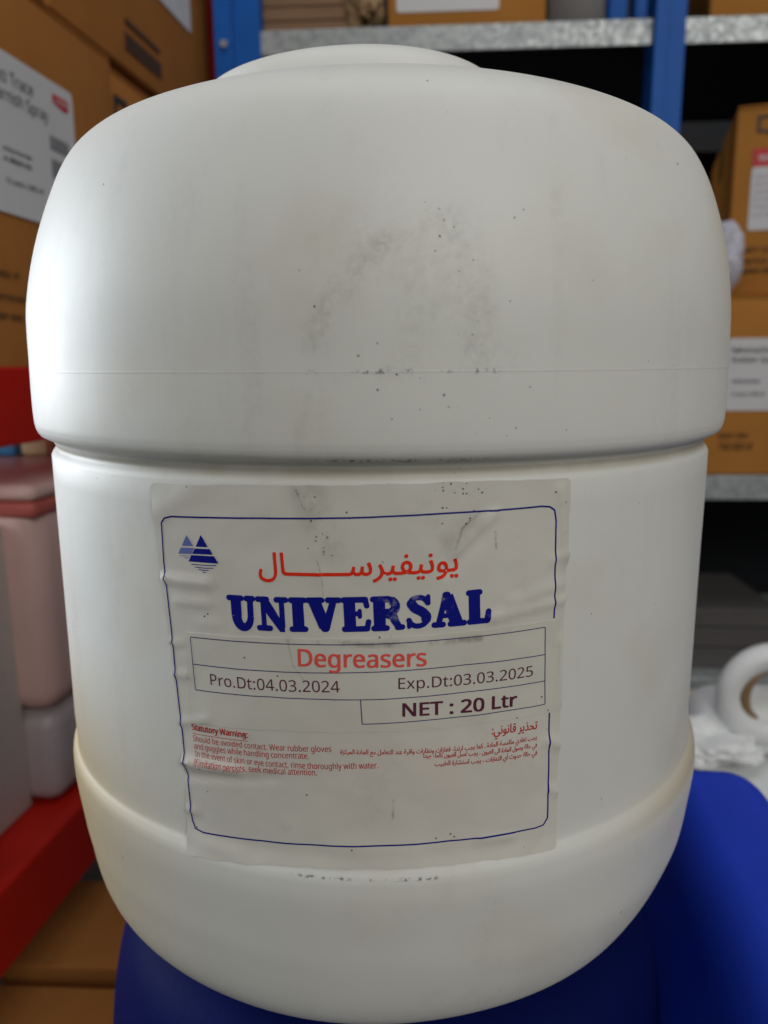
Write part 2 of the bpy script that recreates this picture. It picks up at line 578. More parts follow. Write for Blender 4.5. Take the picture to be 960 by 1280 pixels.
# ------------------------------------------------------------------ white can
RB = 0.1358
dome = catmull([(0.0, 0.0957), (0.03, 0.0955), (0.055, 0.0942), (0.075, 0.0909), (0.090, 0.0874), (0.1055, 0.0838), (0.1185, 0.0770), (0.1272, 0.0658),
                (0.1355, 0.0436), (0.1400, 0.0215), (0.1408, 0.0), (0.1410, -0.013), (0.1408, -0.0205), (0.1404, -0.0232)], 7)
lip = [(0.1399, -0.0245), (0.1391, -0.0256), (0.1379, -0.0263), (0.1366, -0.0267), (0.1354, -0.0271), (0.1347, -0.0279), (0.1347, -0.0286), (0.1344, -0.0292),
       (0.1340, -0.0300), (0.1341, -0.0308), (0.1346, -0.0317), (0.1353, -0.0326), (0.1358, -0.0338)]
bodyp = [(RB, -0.0335 - 0.1115 * k / 14) for k in range(1, 15)]
basep = catmull([(RB, -0.1488), (0.1361, -0.1503), (0.1371, -0.1520), (0.1380, -0.1540), (0.13845, -0.1568), (0.1385, -0.163), (0.1372, -0.175), (0.1352, -0.190),
                 (0.1305, -0.2075), (0.1235, -0.2190), (0.1120, -0.2278), (0.095, -0.2330), (0.07, -0.2352), (0.03, -0.2355), (0, -0.2355)], 6)
prof = [(r, h + ZREL) for r, h in dome + lip + bodyp + basep]
prof[-1] = (0, prof[-1][1])
prof[0] = (0, prof[0][1])


def wob(r, z, a):
    k = 0.0005 * noise.noise(Vector((2.2 * math.cos(a), 2.2 * math.sin(a), z * 18)))
    k += 0.0012 * math.cos(a) * max(0, min(1, (z - 0.255) / 0.04))
    k += 0.0012 * math.cos(a) * (max(0, min(1, (0.095 - z) / 0.02)) - 1.8 * max(0, min(1, (0.045 - z) / 0.02)))
    return r + k * min(1, r / 0.08), z


can = thing('plastic_jerrycan', 'white round plastic can with domed shoulder and paper label, standing on the blue drum', 'jerrycan', (0, D, EZ - ZREL))
bm = lathe(nb(), prof, 176, mod=wob)
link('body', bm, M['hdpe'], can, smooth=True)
# raised moulded collar round the mouth, a little off centre and leaning
colp = catmull([(0.066, 0.088), (0.0625, 0.0965), (0.059, 0.1035), (0.054, 0.1078), (0.047, 0.1093), (0.040, 0.1092), (0.036, 0.1075), (0.034, 0.100)], 6)
bm = lathe(nb(), [(r, z + ZREL) for r, z in colp], 96, cx=-0.008,
           mod=lambda r, z, a: (r * (1 + 0.10 * max(0, -math.cos(a)) ** 2), z + 0.0016 * math.cos(a) * (1 if z > ZREL + 0.095 else 0)))
link('mouth_collar', bm, M['hdpe'], can, smooth=True)
bm = lathe(nb(), [(0, ZREL + 0.104), (0.026, ZREL + 0.104), (0.0285, ZREL + 0.102), (0.029, ZREL + 0.094)], 64, cx=-0.008)
link('screw_cap', bm, M['hdpe'], can, smooth=True, angle=rad(40))


# ------------------------------------------------------------------ label geometry: flat artwork wrapped round the can
def uv(px, py):
    x, z = can_front_xz(px, py, RB)
    return Vector((RB * math.asin(max(-1, min(1, x / RB))), z))


RIDGES = []   # (p0, p1, width, height)


def ridge(p, q, w, h):
    RIDGES.append((uv(*p), uv(*q), w, h * 1.35))


for a in (((206, 722), (262, 729), 0.0011, 0.00075), ((220, 751), (262, 754), 0.0009, 0.00045), ((250, 778), (275, 781), 0.0008, 0.0003),
          ((208, 800), (226, 803), 0.0008, 0.0004), ((214, 842), (236, 843), 0.0008, 0.0004), ((218, 903), (262, 898), 0.0011, 0.0004),
          ((222, 948), (300, 962), 0.0016, 0.0009), ((228, 968), (345, 972), 0.0012, -0.0004), ((232, 1010), (246, 1013), 0.001, 0.0004),
          ((570, 692), (618, 640), 0.0012, 0.0007), ((600, 668), (560, 715), 0.0014, -0.0004), ((612, 772), (706, 748), 0.0013, 0.0006),
          ((640, 752), (700, 730), 0.002, 0.0004), ((690, 700), (712, 690), 0.0012, 0.0004), ((684, 925), (698, 930), 0.0015, 0.0006),
          ((688, 985), (698, 990), 0.0013, 0.0006), ((372, 600), (378, 634), 0.0008, 0.0005), ((395, 690), (405, 745), 0.0006, 0.0003),
          ((196, 640), (240, 612), 0.004, 0.0004), ((700, 610), (708, 700), 0.0012, 0.0007), ((698, 800), (700, 880), 0.0010, 0.0005),
          ((600, 1048), (640, 1044), 0.0010, 0.0004), ((236, 1040), (300, 1066), 0.003, 0.0003), ((330, 640), (420, 655), 0.006, 0.0002),
          ((420, 1060), (520, 1068), 0.004, 0.00025)):
    ridge(*a)


def disp(u, v):
    h = 0.00018 * (noise.noise(Vector((u * 90, v * 90, 3.1))) + 0.6 * noise.noise(Vector((u * 210, v * 260, 7.7))))
    for p, q, w, k in RIDGES:
        dx, dy = q.x - p.x, q.y - p.y
        L2 = dx * dx + dy * dy
        t = ((u - p.x) * dx + (v - p.y) * dy) / L2
        t = max(0, min(1, t))
        ex, ey = u - p.x - t * dx, v - p.y - t * dy
        d2 = (ex * ex + ey * ey) / (w * w)
        if d2 < 9:
            h += k * math.exp(-d2)
    return h


def surf(u, v, off):
    # follow the flare at the can's foot
    R = RB
    if v < -0.1475:
        R += (-(v + 0.1475)) * 0.2
    R += 0.00045 + disp(u, v) + off
    a = u / RB
    return Vector((R * math.sin(a), -R * math.cos(a), v + ZREL))


def wrap(bm, off, step):
    """cut the flat artwork into strips and wrap it on the can"""
    us = [v.co.x for v in bm.verts]
    vs__ = [v.co.y for v in bm.verts]
    for lo, hi, ax in ((min(us), max(us), 0), (min(vs__), max(vs__), 1)):
        k = math.ceil(lo / step)
        while k * step < hi:
            co = [0, 0, 0]
            co[ax] = k * step
            no = [0, 0, 0]
            no[ax] = 1
            bmesh.ops.bisect_plane(bm, geom=bm.verts[:] + bm.edges[:] + bm.faces[:], dist=1e-7, plane_co=co, plane_no=no)
            k += 1
    for v in bm.verts:
        v.co = surf(v.co.x, v.co.y, off + v.co.z)
    return bm


def poly(bm, pts, z=0.0):
    vs_ = [bm.verts.new((p[0], p[1], z)) for p in pts]
    return bm.faces.new(vs_)


def edge_line(p, q, amp, n=26, seed=0.0):
    out = []
    for i in range(n):
        t = i / n
        k = amp * noise.noise(Vector((t * 6 + seed, seed * 3.3, 0.5)))
        d = (q - p).normalized()
        out.append(p.lerp(q, t) + Vector((-d.y, d.x)) * k)
    return out


def sheet(corners, amp, cut, seed):
    P = [uv(*c) for c in corners]
    n = len(P)
    Q = []
    for i in range(n):      # clip corners
        a, b, c = P[i - 1], P[i], P[(i + 1) % n]
        Q.append((b + (a - b).normalized() * cut, b, b + (c - b).normalized() * cut))
    pts = []
    for i in range(n):
        a, b, c = Q[i]
        for k in range(6):
            t = k / 5
            pts.append(a * (1 - t) ** 2 + b * 2 * t * (1 - t) + c * t * t)
        pts += edge_line(c, Q[(i + 1) % n][0], amp, seed=seed + i)[1:]
    return pts


def paper_sheet(name, pts, off, step, m, parent):
    bm = nb()
    poly(bm, pts)
    wrap(bm, off, step)
    bd = [e for e in bm.edges if len(e.link_faces) == 1]
    r = bmesh.ops.extrude_edge_only(bm, edges=bd)
    for v in [g_ for g_ in r['geom'] if isinstance(g_, bmesh.types.BMVert)]:
        f = Vector((v.co.x, v.co.y, 0)).normalized()
        v.co -= f * 0.0003
    return link(name, bm, m, parent, smooth=True, angle=rad(50))


label_pts = sheet([(189, 603), (300, 606), (470, 605), (600, 601), (713, 597), (706, 720), (699, 885), (693, 1058), (590, 1075), (467, 1083), (350, 1078),
                   (238, 1064), (229, 930), (213, 800), (203, 725)], 0.0004, 0.0022, 1.3)
label = paper_sheet('paper_label', label_pts, 0.0, 0.0014, M['paper'], can)
patch = paper_sheet('date_patch', sheet([(234, 789), (360, 797), (470, 797), (600, 787), (699, 772), (696, 887), (590, 905), (470, 914), (350, 912), (239, 902)], 0.0003, 0.001, 5.2),
                    0.00016, 0.0014, M['patch'], label)


def ribbon(bm, pts, w, z=0.0, closed=False):
    n = len(pts)
    L_, R_ = [], []
    for i, p in enumerate(pts):
        a = pts[i - 1] if (i or closed) else p
        b = pts[(i + 1) % n] if (i < n - 1 or closed) else p
        d = (b - a).normalized()
        nn = Vector((-d.y, d.x)) * w / 2
        L_.append(bm.verts.new((p.x + nn.x, p.y + nn.y, z)))
        R_.append(bm.verts.new((p.x - nn.x, p.y - nn.y, z)))
    for i in range(n if closed else n - 1):
        j = (i + 1) % n
        bm.faces.new((L_[i], R_[i], R_[j], L_[j]))


def line_px(bm, px, w, z=0.0):
    P = [uv(*p) for p in px]
    out = []
    for a, b in zip(P, P[1:]):
        for k in range(8):
            out.append(a.lerp(b, k / 8))
    out.append(P[-1])
    ribbon(bm, out, w, z)


INK = 0.00012
STEP = 0.0014
# border of the label
bm = nb()
line_px(bm, [(691, 772), (693, 700), (694, 650), (692, 637), (686, 633), (676, 632.5), (560, 641), (450, 646.5), (330, 647), (216, 645), (208, 647), (204, 653), (206, 700),
             (210, 735), (215, 780), (222, 850), (229, 910), (233, 950), (238, 990), (242, 1024), (246, 1034), (256, 1039), (330, 1050), (400, 1055), (470, 1055.5),
             (560, 1050), (630, 1041), (668, 1034), (678, 1030), (683, 1021), (684.5, 970), (685.5, 888)], 0.00048)
link('border_line', wrap(bm, INK, STEP), M['line_ink'], label)
# boxes of the dates and contents
bm = nb()
W = 0.00026
line_px(bm, [(240, 795), (340, 803), (470, 804), (580, 796), (680, 783)], W)
line_px(bm, [(243, 829), (340, 838), (470, 839), (580, 830), (679.5, 817)], W)
line_px(bm, [(246, 861), (340, 870), (470, 873), (580, 864), (679.5, 850)], W)
line_px(bm, [(240, 795.4), (246, 860.6)], W, 0.00001)
line_px(bm, [(680, 783.4), (679.5, 879)], W, 0.00001)
line_px(bm, [(451, 873.2), (453, 903.6)], W, 0.00001)
line_px(bm, [(453, 904), (560, 896), (679, 879)], W)
link('table_lines', wrap(bm, INK + 0.00016, STEP), M['grey_line_ink'], label)

# ---- writing
AR = {  # isolated, final, initial, medial forms
    'ا': (0xFE8D, 0xFE8E, None, None), 'أ': (0xFE83, 0xFE84, None, None), 'ب': (0xFE8F, 0xFE90, 0xFE91, 0xFE92), 'ة': (0xFE93, 0xFE94, None, None),
    'ت': (0xFE95, 0xFE96, 0xFE97, 0xFE98), 'ث': (0xFE99, 0xFE9A, 0xFE9B, 0xFE9C), 'ج': (0xFE9D, 0xFE9E, 0xFE9F, 0xFEA0), 'ح': (0xFEA1, 0xFEA2, 0xFEA3, 0xFEA4),
    'د': (0xFEA9, 0xFEAA, None, None), 'ذ': (0xFEAB, 0xFEAC, None, None), 'ر': (0xFEAD, 0xFEAE, None, None), 'ز': (0xFEAF, 0xFEB0, None, None),
    'س': (0xFEB1, 0xFEB2, 0xFEB3, 0xFEB4), 'ش': (0xFEB5, 0xFEB6, 0xFEB7, 0xFEB8), 'ص': (0xFEB9, 0xFEBA, 0xFEBB, 0xFEBC), 'ط': (0xFEC1, 0xFEC2, 0xFEC3, 0xFEC4),
    'ظ': (0xFEC5, 0xFEC6, 0xFEC7, 0xFEC8), 'ع': (0xFEC9, 0xFECA, 0xFECB, 0xFECC), 'غ': (0xFECD, 0xFECE, 0xFECF, 0xFED0), 'ف': (0xFED1, 0xFED2, 0xFED3, 0xFED4),
    'ق': (0xFED5, 0xFED6, 0xFED7, 0xFED8), 'ك': (0xFED9, 0xFEDA, 0xFEDB, 0xFEDC), 'ل': (0xFEDD, 0xFEDE, 0xFEDF, 0xFEE0), 'م': (0xFEE1, 0xFEE2, 0xFEE3, 0xFEE4),
    'ن': (0xFEE5, 0xFEE6, 0xFEE7, 0xFEE8), 'ه': (0xFEE9, 0xFEEA, 0xFEEB, 0xFEEC), 'و': (0xFEED, 0xFEEE, None, None), 'ى': (0xFEEF, 0xFEF0, None, None),
    'ي': (0xFEF1, 0xFEF2, 0xFEF3, 0xFEF4), 'ء': (0xFE80, None, None, None), 'ـ': (0x640, 0x640, 0x640, 0x640)}


def shape_ar(s):
    out = []
    for i, ch in enumerate(s):
        if ch not in AR:
            out.append(ch)
            continue
        pv = s[i - 1] if i else ' '
        nx = s[i + 1] if i < len(s) - 1 else ' '
        jp = pv in AR and AR[pv][2] is not None and AR[ch][1] is not None
        jn = AR[ch][2] is not None and nx in AR and AR[nx][1] is not None
        f = AR[ch]
        out.append(chr(f[3] if jp and jn else f[1] if jp else f[2] if jn else f[0]))
    return ''.join(reversed(out))


FONT = None
try:      # Blender's own bundled Noto Sans, nearer to the print than the default one
    import os
    FONT = bpy.data.fonts.load(os.path.join(bpy.utils.system_resource('DATAFILES'), 'fonts', 'NotoSansHebrew-Regular.woff2'))
except Exception:
    FONT = None


CAPU = {}


def text_bm(s, bold=0.0, res=4):
    cu = bpy.data.curves.new('lettering', 'FONT')
    if FONT is not None and all(ord(ch) < 256 for ch in s):
        cu.font = FONT
    cu.body = s
    cu.resolution_u = res
    cu.offset = bold
    o = bpy.data.objects.new('lettering', cu)
    col.objects.link(o)
    bpy.context.view_layer.update()
    dg = bpy.context.evaluated_depsgraph_get()
    me = bpy.data.meshes.new_from_object(o.evaluated_get(dg))
    bm = bmesh.new()
    bm.from_mesh(me)
    bpy.data.objects.remove(o)
    bpy.data.curves.remove(cu)
    bpy.data.meshes.remove(me)
    bmesh.ops.remove_doubles(bm, verts=bm.verts[:], dist=1e-5)
    return bm


def cap_of(s):
    """cap height of the face that sets this writing"""
    k = all(ord(ch) < 256 for ch in s)
    if k not in CAPU:
        b = text_bm('H') if k else None
        CAPU[k] = max(v.co.y for v in b.verts) if b else 0.70
        if b:
            b.free()
    return CAPU[k]


def fit_text(bm, P0, P1, cap, cap_units=0.70, into=None, z=0.0):
    """scale the text so that it runs from P0 to P1 on its baseline"""
    x0 = min(v.co.x for v in bm.verts)
    x1 = max(v.co.x for v in bm.verts)
    ux = (P1 - P0)
    w = ux.length
    ux = ux / w
    uy = Vector((-ux.y, ux.x))
    sx = w / (x1 - x0)
    sy = cap / cap_units
    for v in bm.verts:
        q = P0 + ux * ((v.co.x - x0) * sx) + uy * (v.co.y * sy)
        v.co = (q.x, q.y, z)
    seen, layer = set(), 0       # touching letters lie a few microns apart, never in one plane
    for v0 in bm.verts:
        if v0 in seen:
            continue
        layer = (layer + 1) % 6
        stack = [v0]
        seen.add(v0)
        while stack:
            v = stack.pop()
            v.co.z += layer * 0.000003
            for e in v.link_edges:
                w_ = e.other_vert(v)
                if w_ not in seen:
                    seen.add(w_)
                    stack.append(w_)
    if into is not None:
        me = bpy.data.meshes.new('tmp')
        bm.to_mesh(me)
        bm.free()
        into.from_mesh(me)
        bpy.data.meshes.remove(me)
        return into
    return bm


def px_text(s, p0, p1, cap_px, bold=0.0, into=None, z=0.0, res=4):
    a, b = uv(*p0), uv(*p1)
    t = uv(p0[0], p0[1] - cap_px)
    return fit_text(text_bm(s, bold, res), a, b, t.y - a.y, cap_of(s), into=into, z=z)


bm = px_text('Pro.Dt:04.03.2024', (265, 855), (425.5, 864), 13.5)
px_text('Exp.Dt:03.03.2025', (498, 860), (664.5, 844), 13.5, into=bm)
link('date_lettering', wrap(bm, INK + 0.00016, STEP), M['plum_ink'], label)


def broad(s_, p0, p1, cap, d, z=0.0, into=None, res=4):
    """bold print: the same writing struck several times a hair apart"""
    for i, (dx, dy) in enumerate(((-d, -d * 0.6), (d, d * 0.6), (-d, d * 0.6), (d, -d * 0.6), (0, 0))):
        into = px_text(s_, (p0[0] + dx, p0[1] + dy), (p1[0] + dx, p1[1] + dy), cap, 0.0, into=into, z=z + 0.000019 * i, res=res)
    return into


bm = broad('NET : 20 Ltr', (503.5, 894), (644.5, 881), 16.0, 0.62)
link('contents_lettering', wrap(bm, INK + 0.00016, STEP), M['plum_ink'], label)
bm = broad('Degreasers', (374.5, 831), (532.5, 831), 21.0, 0.5)
link('product_lettering', wrap(bm, INK + 0.00018, STEP), M['coral_ink'], label)
bm = broad('Statutory Warning:', (242, 911), (311, 921), 7.2, 0.22, res=3)
line_px(bm, [(242, 915.4), (311, 925.4)], 0.00016)
px_text('Should be avoided contact. Wear rubber gloves', (243, 925), (415, 938.5), 7.0, 0.0, res=3, into=bm)
px_text('and goggles while handling concentrate.', (244.5, 934.5), (387, 947.5), 7.0, 0.0, res=3, into=bm)
px_text('In the event of skin or eye contact, rinse thoroughly with water.', (246, 944), (473, 959), 7.0, 0.0, res=3, into=bm)
px_text('If irritation persists, seek medical attention.', (246.5, 954), (397, 968), 7.0, 0.0, res=3, into=bm)
link('warning_lettering', wrap(bm, INK + 0.00004, STEP), M['small_red_ink'], label)
bm = px_text(shape_ar('تحذير قانوني:'), (614, 917), (670, 910), 11, 0.010, res=2)
px_text(shape_ar('يجب تفادي ملامسة المادة . كما يجب ارتداء قفازات ونظارات واقية عند التعامل مع المادة المركزة'), (426, 941), (670, 923), 5.8, 0.010, res=2, into=bm)
px_text(shape_ar('في حالة وصول المادة الى العيون ، يجب غسل العيون بالماء جيدا'), (529, 946), (670, 933), 5.8, 0.010, res=2, into=bm)
px_text(shape_ar('في حالة حدوث أي التهابات ، يجب استشارة الطبيب'), (543, 956), (670, 942), 5.8, 0.010, res=2, into=bm)
link('arabic_warning_lettering', wrap(bm, INK + 0.00004, STEP), M['small_red_ink'], label)
bm = None
for i, (dx, dy) in enumerate(((-0.45, -0.3), (0.45, 0.3), (-0.45, 0.3), (0.45, -0.3), (0, 0.55))):      # a broad pen
    bm = px_text(shape_ar('يونيفيرســـــــال'), (325 + dx, 717 + dy), (572 + dx, 713 + dy), 27, 0.0, into=bm, z=0.00002 * i, res=6)
link('arabic_name_lettering', wrap(bm, INK, STEP), M['red_ink'], label)


# heavy rounded slab letters of the name, built from strokes; height 1, y up
class Glyphs:
    def __init__(s, P0, P1, h, pixw):
        s.bm = nb()
        s.P0 = P0
        s.ux = (P1 - P0)
        s.w = s.ux.length
        s.ux /= s.w
        s.uy = Vector((-s.ux.y, s.ux.x))
        s.h = h
        s.k = s.w / pixw
        s.layer = 0
        s.ox = 0
        s.sx = 1

    def pt(s, x, y):
        return s.P0 + s.ux * ((s.ox + x * s.sx) * s.k) + s.uy * (y * s.h)

    def _z(s):
        s.layer = (s.layer + 1) % 14
        return s.layer * 0.0000035

    def shape(s, pts):
        P = [s.pt(*p) for p in pts]
        poly(s.bm, P, s._z())

    def stroke(s, pts, w0, w1=None, cap=True):
        """pts in (pixel x, unit y); widths in unit heights"""
        w1 = w0 if w1 is None else w1
        P = [s.pt(*p) for p in pts]
        n = len(P)
        lo, hi = [], []
        for i, p in enumerate(P):
            a, b = P[max(0, i - 1)], P[min(n - 1, i + 1)]
            d = (b - a).normalized()
            w = (w0 + (w1 - w0) * i / (n - 1)) * s.h / 2 * 1.10
            nn = Vector((-d.y, d.x)) * w
            lo.append(p + nn)
            hi.append(p - nn)
            if cap and i in (0, n - 1):
                end = [p + Vector((math.cos(t), math.sin(t))) * w for t in [2 * math.pi * k / 20 for k in range(20)]]
                poly(s.bm, end, s._z())
        z = s._z()
        A = [s.bm.verts.new((p.x, p.y, z)) for p in lo]
        B = [s.bm.verts.new((p.x, p.y, z)) for p in hi]
        for i in range(n - 1):
            s.bm.faces.new((A[i], B[i], B[i + 1], A[i + 1]))


def arc_pts(cx, cy, rx, ry, a0, a1, n=14):
    return [(cx + rx * math.cos(rad(a0 + (a1 - a0) * i / (n - 1))), cy + ry * math.sin(rad(a0 + (a1 - a0) * i / (n - 1)))) for i in range(n)]


g_ = Glyphs(uv(288.5, 784.5), uv(612, 777), (uv(288.5, 743) - uv(288.5, 784.5)).y, 323.5)
# each letter has its own origin and width in pixels of the word
S = g_.stroke
SW, SH = 0.30, 0.155      # stem and serif weights
yt, yb = 1 - SH / 2, SH / 2
# U
x = 0
g_.ox, g_.sx = 0, 0.6909
S([(3, yt), (27, yt)], SH)
S([(37, yt), (49, yt)], SH)
S([(16, 0.93), (16, 0.40)], SW, cap=False)
S(arc_pts(29.7, 0.40, 13.7, 0.33, 180, 360, 18), 0.29, 0.17, cap=False)
S([(43.4, 0.40), (44, 0.93)], 0.17, cap=False)
# N
x = 0
g_.ox, g_.sx = 38, 0.9318
S([(x + 3, yt), (x + 15, yt)], SH)
S([(x + 29, yt), (x + 41, yt)], SH)
S([(x + 3, yb), (x + 18, yb)], SH)
S([(x + 10, 0.93), (x + 10, 0.05)], 0.14, cap=False)
S([(x + 35.5, 0.93), (x + 35.5, 0.12)], 0.14, cap=False)
g_.shape([(x + 5, 0.95), (x + 17, 0.95), (x + 38.2, 0.16), (x + 38.2, -0.02), (x + 31.5, -0.02), (x + 8, 0.70)])
# I
x = 0
g_.ox, g_.sx = 80, 1.0000
S([(x + 3, yt), (x + 19, yt)], SH)
S([(x + 3, yb), (x + 19, yb)], SH)
S([(x + 11, 0.93), (x + 11, 0.07)], SW, cap=False)
# V
x = 0
g_.ox, g_.sx = 101, 0.9348
S([(x + 3, yt), (x + 21, yt)], SH)
S([(x + 29, yt), (x + 43, yt)], SH)
S([(x + 11, 0.92), (x + 23.5, 0.14)], 0.32, 0.30, cap=False)
S([(x + 36.5, 0.92), (x + 24.5, 0.12)], 0.17, 0.22, cap=False)
S([(x + 23.2, 0.12), (x + 24.6, 0.12)], 0.22)
# E
x = 0
g_.ox, g_.sx = 144, 0.9595
S([(x + 3, yt), (x + 30, yt)], SH)
S([(x + 3, yb), (x + 31, yb)], SH)
S([(x + 10, 0.93), (x + 10, 0.07)], SW, cap=False)
S([(x + 30, yt), (x + 31.5, 0.74)], 0.14)
S([(x + 31, yb), (x + 33, 0.28)], 0.14)
S([(x + 12, 0.52), (x + 22, 0.52)], 0.13)
S([(x + 22.5, 0.60), (x + 22.5, 0.43)], 0.11)
# R
x = 0
g_.ox, g_.sx = 179, 1.0
S([(x + 3, yt), (x + 17, yt)], SH)
S([(x + 3, yb), (x + 18, yb)], SH)
S([(x + 10, 0.93), (x + 10, 0.07)], SW, cap=False)
S([(x + 12, 0.915), (x + 17, 0.915)] + arc_pts(x + 19, 0.705, 9.8, 0.21, 90, -90, 22) + [(x + 12, 0.495)], 0.17, cap=False)
S(arc_pts(x + 19.5, 0.705, 9.8, 0.19, 62, -62, 16), 0.23, cap=False)
S(catmull([(x + 19, 0.50), (x + 25.5, 0.42), (x + 28.5, 0.26), (x + 32.5, 0.10)], 6), 0.26, 0.17)
S([(x + 31, 0.085), (x + 36.5, 0.09)], 0.15)
# S
x = 0
g_.ox, g_.sx = 219.5, 1.1
S([(x + 25.5, 0.80), (x + 25.5, 0.93)], 0.11)
S(catmull([(x + 25.0, 0.74), (x + 21, 0.87), (x + 14.5, 0.91), (x + 8, 0.86), (x + 6.0, 0.73), (x + 9.5, 0.61), (x + 17, 0.51), (x + 23, 0.40), (x + 24.0, 0.25), (x + 19, 0.12),
   (x + 12, 0.09), (x + 6.5, 0.15), (x + 3.8, 0.27)], 7), 0.14, 0.14)
S(catmull([(x + 7.2, 0.74), (x + 11, 0.61), (x + 18, 0.50), (x + 22.6, 0.37), (x + 22.6, 0.28)], 8), 0.25)
S([(x + 3.8, 0.08), (x + 3.8, 0.26)], 0.11)
# A
x = 0
g_.ox, g_.sx = 251, 1.0366
S([(x + 3, yb), (x + 13, yb)], SH)
S([(x + 22, yb), (x + 38, yb)], SH)
S([(x + 17, 0.92), (x + 8, 0.10)], 0.15, 0.15, cap=False)
S([(x + 18.5, 0.90), (x + 29.5, 0.08)], 0.31, 0.33, cap=False)
S([(x + 17, 0.93), (x + 19, 0.93)], 0.17)
S([(x + 11, 0.33), (x + 24, 0.33)], 0.13)
# L
x = 0
g_.ox, g_.sx = 295, 1.0357
S([(x - 0 + 2, yt), (x + 15, yt)], SH)
S([(x + 2.5, yb), (x + 23, yb)], SH)
S([(x + 8.5, 0.93), (x + 8.5, 0.07)], SW, cap=False)
S([(x + 23, yb), (x + 25.5, 0.34)], 0.15)
link('name_lettering', wrap(g_.bm, INK, STEP), M['blue_ink'], label)

# logo: two striped peaks over water lines
LZ = 13.714


def lp(x, y):
    return uv(215 + x / LZ, 655 + y / LZ)


bm = nb()
for q in (((510, 180), (632, 388), (425, 380)), ((410, 412), (665, 422), (718, 515), (365, 502)), ((350, 525), (740, 543), (818, 668), (303, 632))):
    poly(bm, [lp(*p) for p in q])
for i, (a, b) in enumerate((((350, 680), (780, 704)), ((410, 730), (730, 748)), ((475, 770), (650, 785)), ((545, 812), (600, 816)))):
    ribbon(bm, [lp(*a), lp((a[0] + b[0]) / 2, (a[1] + b[1]) / 2 + 8), lp(*b)], 0.00022)
link('logo_peak', wrap(bm, INK, STEP), M['blue_ink'], label)
bm = nb()
for q in (((268, 185), (378, 370), (188, 365)), ((170, 395), (398, 405), (352, 505), (128, 498))):
    poly(bm, [lp(*p) for p in q])
for a, b in (((150, 535), (330, 542)), ((220, 570), (310, 576))):
    ribbon(bm, [lp(*a), lp(*b)], 0.00016)
link('logo_far_peak', wrap(bm, INK, STEP), M['pale_blue_ink'], label)

# ------------------------------------------------------------------ blue drum under the can
HB = EZ - ZREL
bl = thing('blue_drum', 'shade-darkened blue plastic drum under the white can, carrying its weight', 'drum', (0.0, D, 0))
pr = catmull([(0, -0.2358), (0.06, -0.2362), (0.09, -0.2385), (0.108, -0.2425), (0.1195, -0.250), (0.1265, -0.263), (0.1315, -0.286), (0.1345, -0.32), (0.1355, -0.36)], 7)
pr += [(0.1345, -0.372), (0.1315, -0.376), (0.131, -0.380), (0.131, -0.50)] + catmull([(0.131, -0.505), (0.1335, -0.515), (0.133, -0.545), (0.126, -0.58), (0.108, -0.601), (0.05, -0.605), (0, -0.605)], 5)
pr = [(max(0, r), h + EZ) for r, h in pr]
pr[-1] = (0, 0.001)
pr[0] = (0, pr[0][1])
link('body', lathe(nb(), pr, 128, mod=wob), M['blue_hdpe_shaded'], bl, smooth=True)


# ------------------------------------------------------------------ blue rectangular can at the right
def rounded_can(w, d, h, r, top_r, n=8):
    """loft of rounded rectangles"""
    bm = nb()
    rings = []

    def ring(inset, z):
        out = []
        rr = max(0.004, r - inset)
        for cx, cy, a0 in ((w / 2 - r, d / 2 - r, 0), (-w / 2 + r, d / 2 - r, 90), (-w / 2 + r, -d / 2 + r, 180), (w / 2 - r, -d / 2 + r, 270)):
            cx *= (w / 2 - inset - rr) / (w / 2 - r)
            cy *= (d / 2 - inset - rr) / (d / 2 - r)
            for k in range(n + 1):
                a = rad(a0 + 90 * k / n)
                out.append(bm.verts.new((cx + rr * math.cos(a), cy + rr * math.sin(a), z)))
        rings.append(out)
    for k in range(6):
        a = rad(90 * k / 5)
        ring(0.02 * (1 - math.sin(a)), 0.02 * (1 - math.cos(a)))
    ring(0, h * 0.3)
    for k in range(9):
        a = rad(90 * k / 8)
        ring(top_r * (1 - math.cos(a)), h - top_r * (1 - math.sin(a)))
    for a, b in zip(rings, rings[1:]):
        m_ = len(a)
        for i in range(m_):
            bm.faces.new((a[i], a[(i + 1) % m_], b[(i + 1) % m_], b[i]))
    bm.faces.new(rings[-1])
    bm.faces.new(list(reversed(rings[0])))
    return bm


rc = thing('blue_jerrycan', 'blue rectangular plastic can right of the white can, its top ridge in the light', 'jerrycan', (0.238, 0.315, 0), rad(-6))
link('body', rounded_can(0.185, 0.25, EZ - 0.30, 0.05, 0.035), M['blue_lit'], rc, smooth=True, angle=rad(50))
rg = rounded_can(0.085, 0.235, 0.095, 0.03, 0.028)
for v in rg.verts:
    k = 1 - v.co.z / 0.095
    v.co.x = v.co.x * (0.82 + 1.0 * k * k) - 0.056
    v.co.z += EZ - 0.30 - 0.033
link('handle_ridge', rg, M['blue_lit'], rc, smooth=True, angle=rad(60))


# ------------------------------------------------------------------ cartons
def flat_text(s, w, cap, m, parent, origin, xdir, zdir, name='lettering', bold=0.0):
    """writing lying on a carton face"""
    bm = text_bm(s, bold, 3)
    x0 = min(v.co.x for v in bm.verts)
    x1 = max(v.co.x for v in bm.verts)
    k = w / (x1 - x0)
    xd, zd = Vector(xdir), Vector(zdir)
    for v in bm.verts:
        v.co = Vector(origin) + xd * ((v.co.x - x0) * k) + zd * (v.co.y * cap / 0.7)
    return link(name, bm, m, parent)


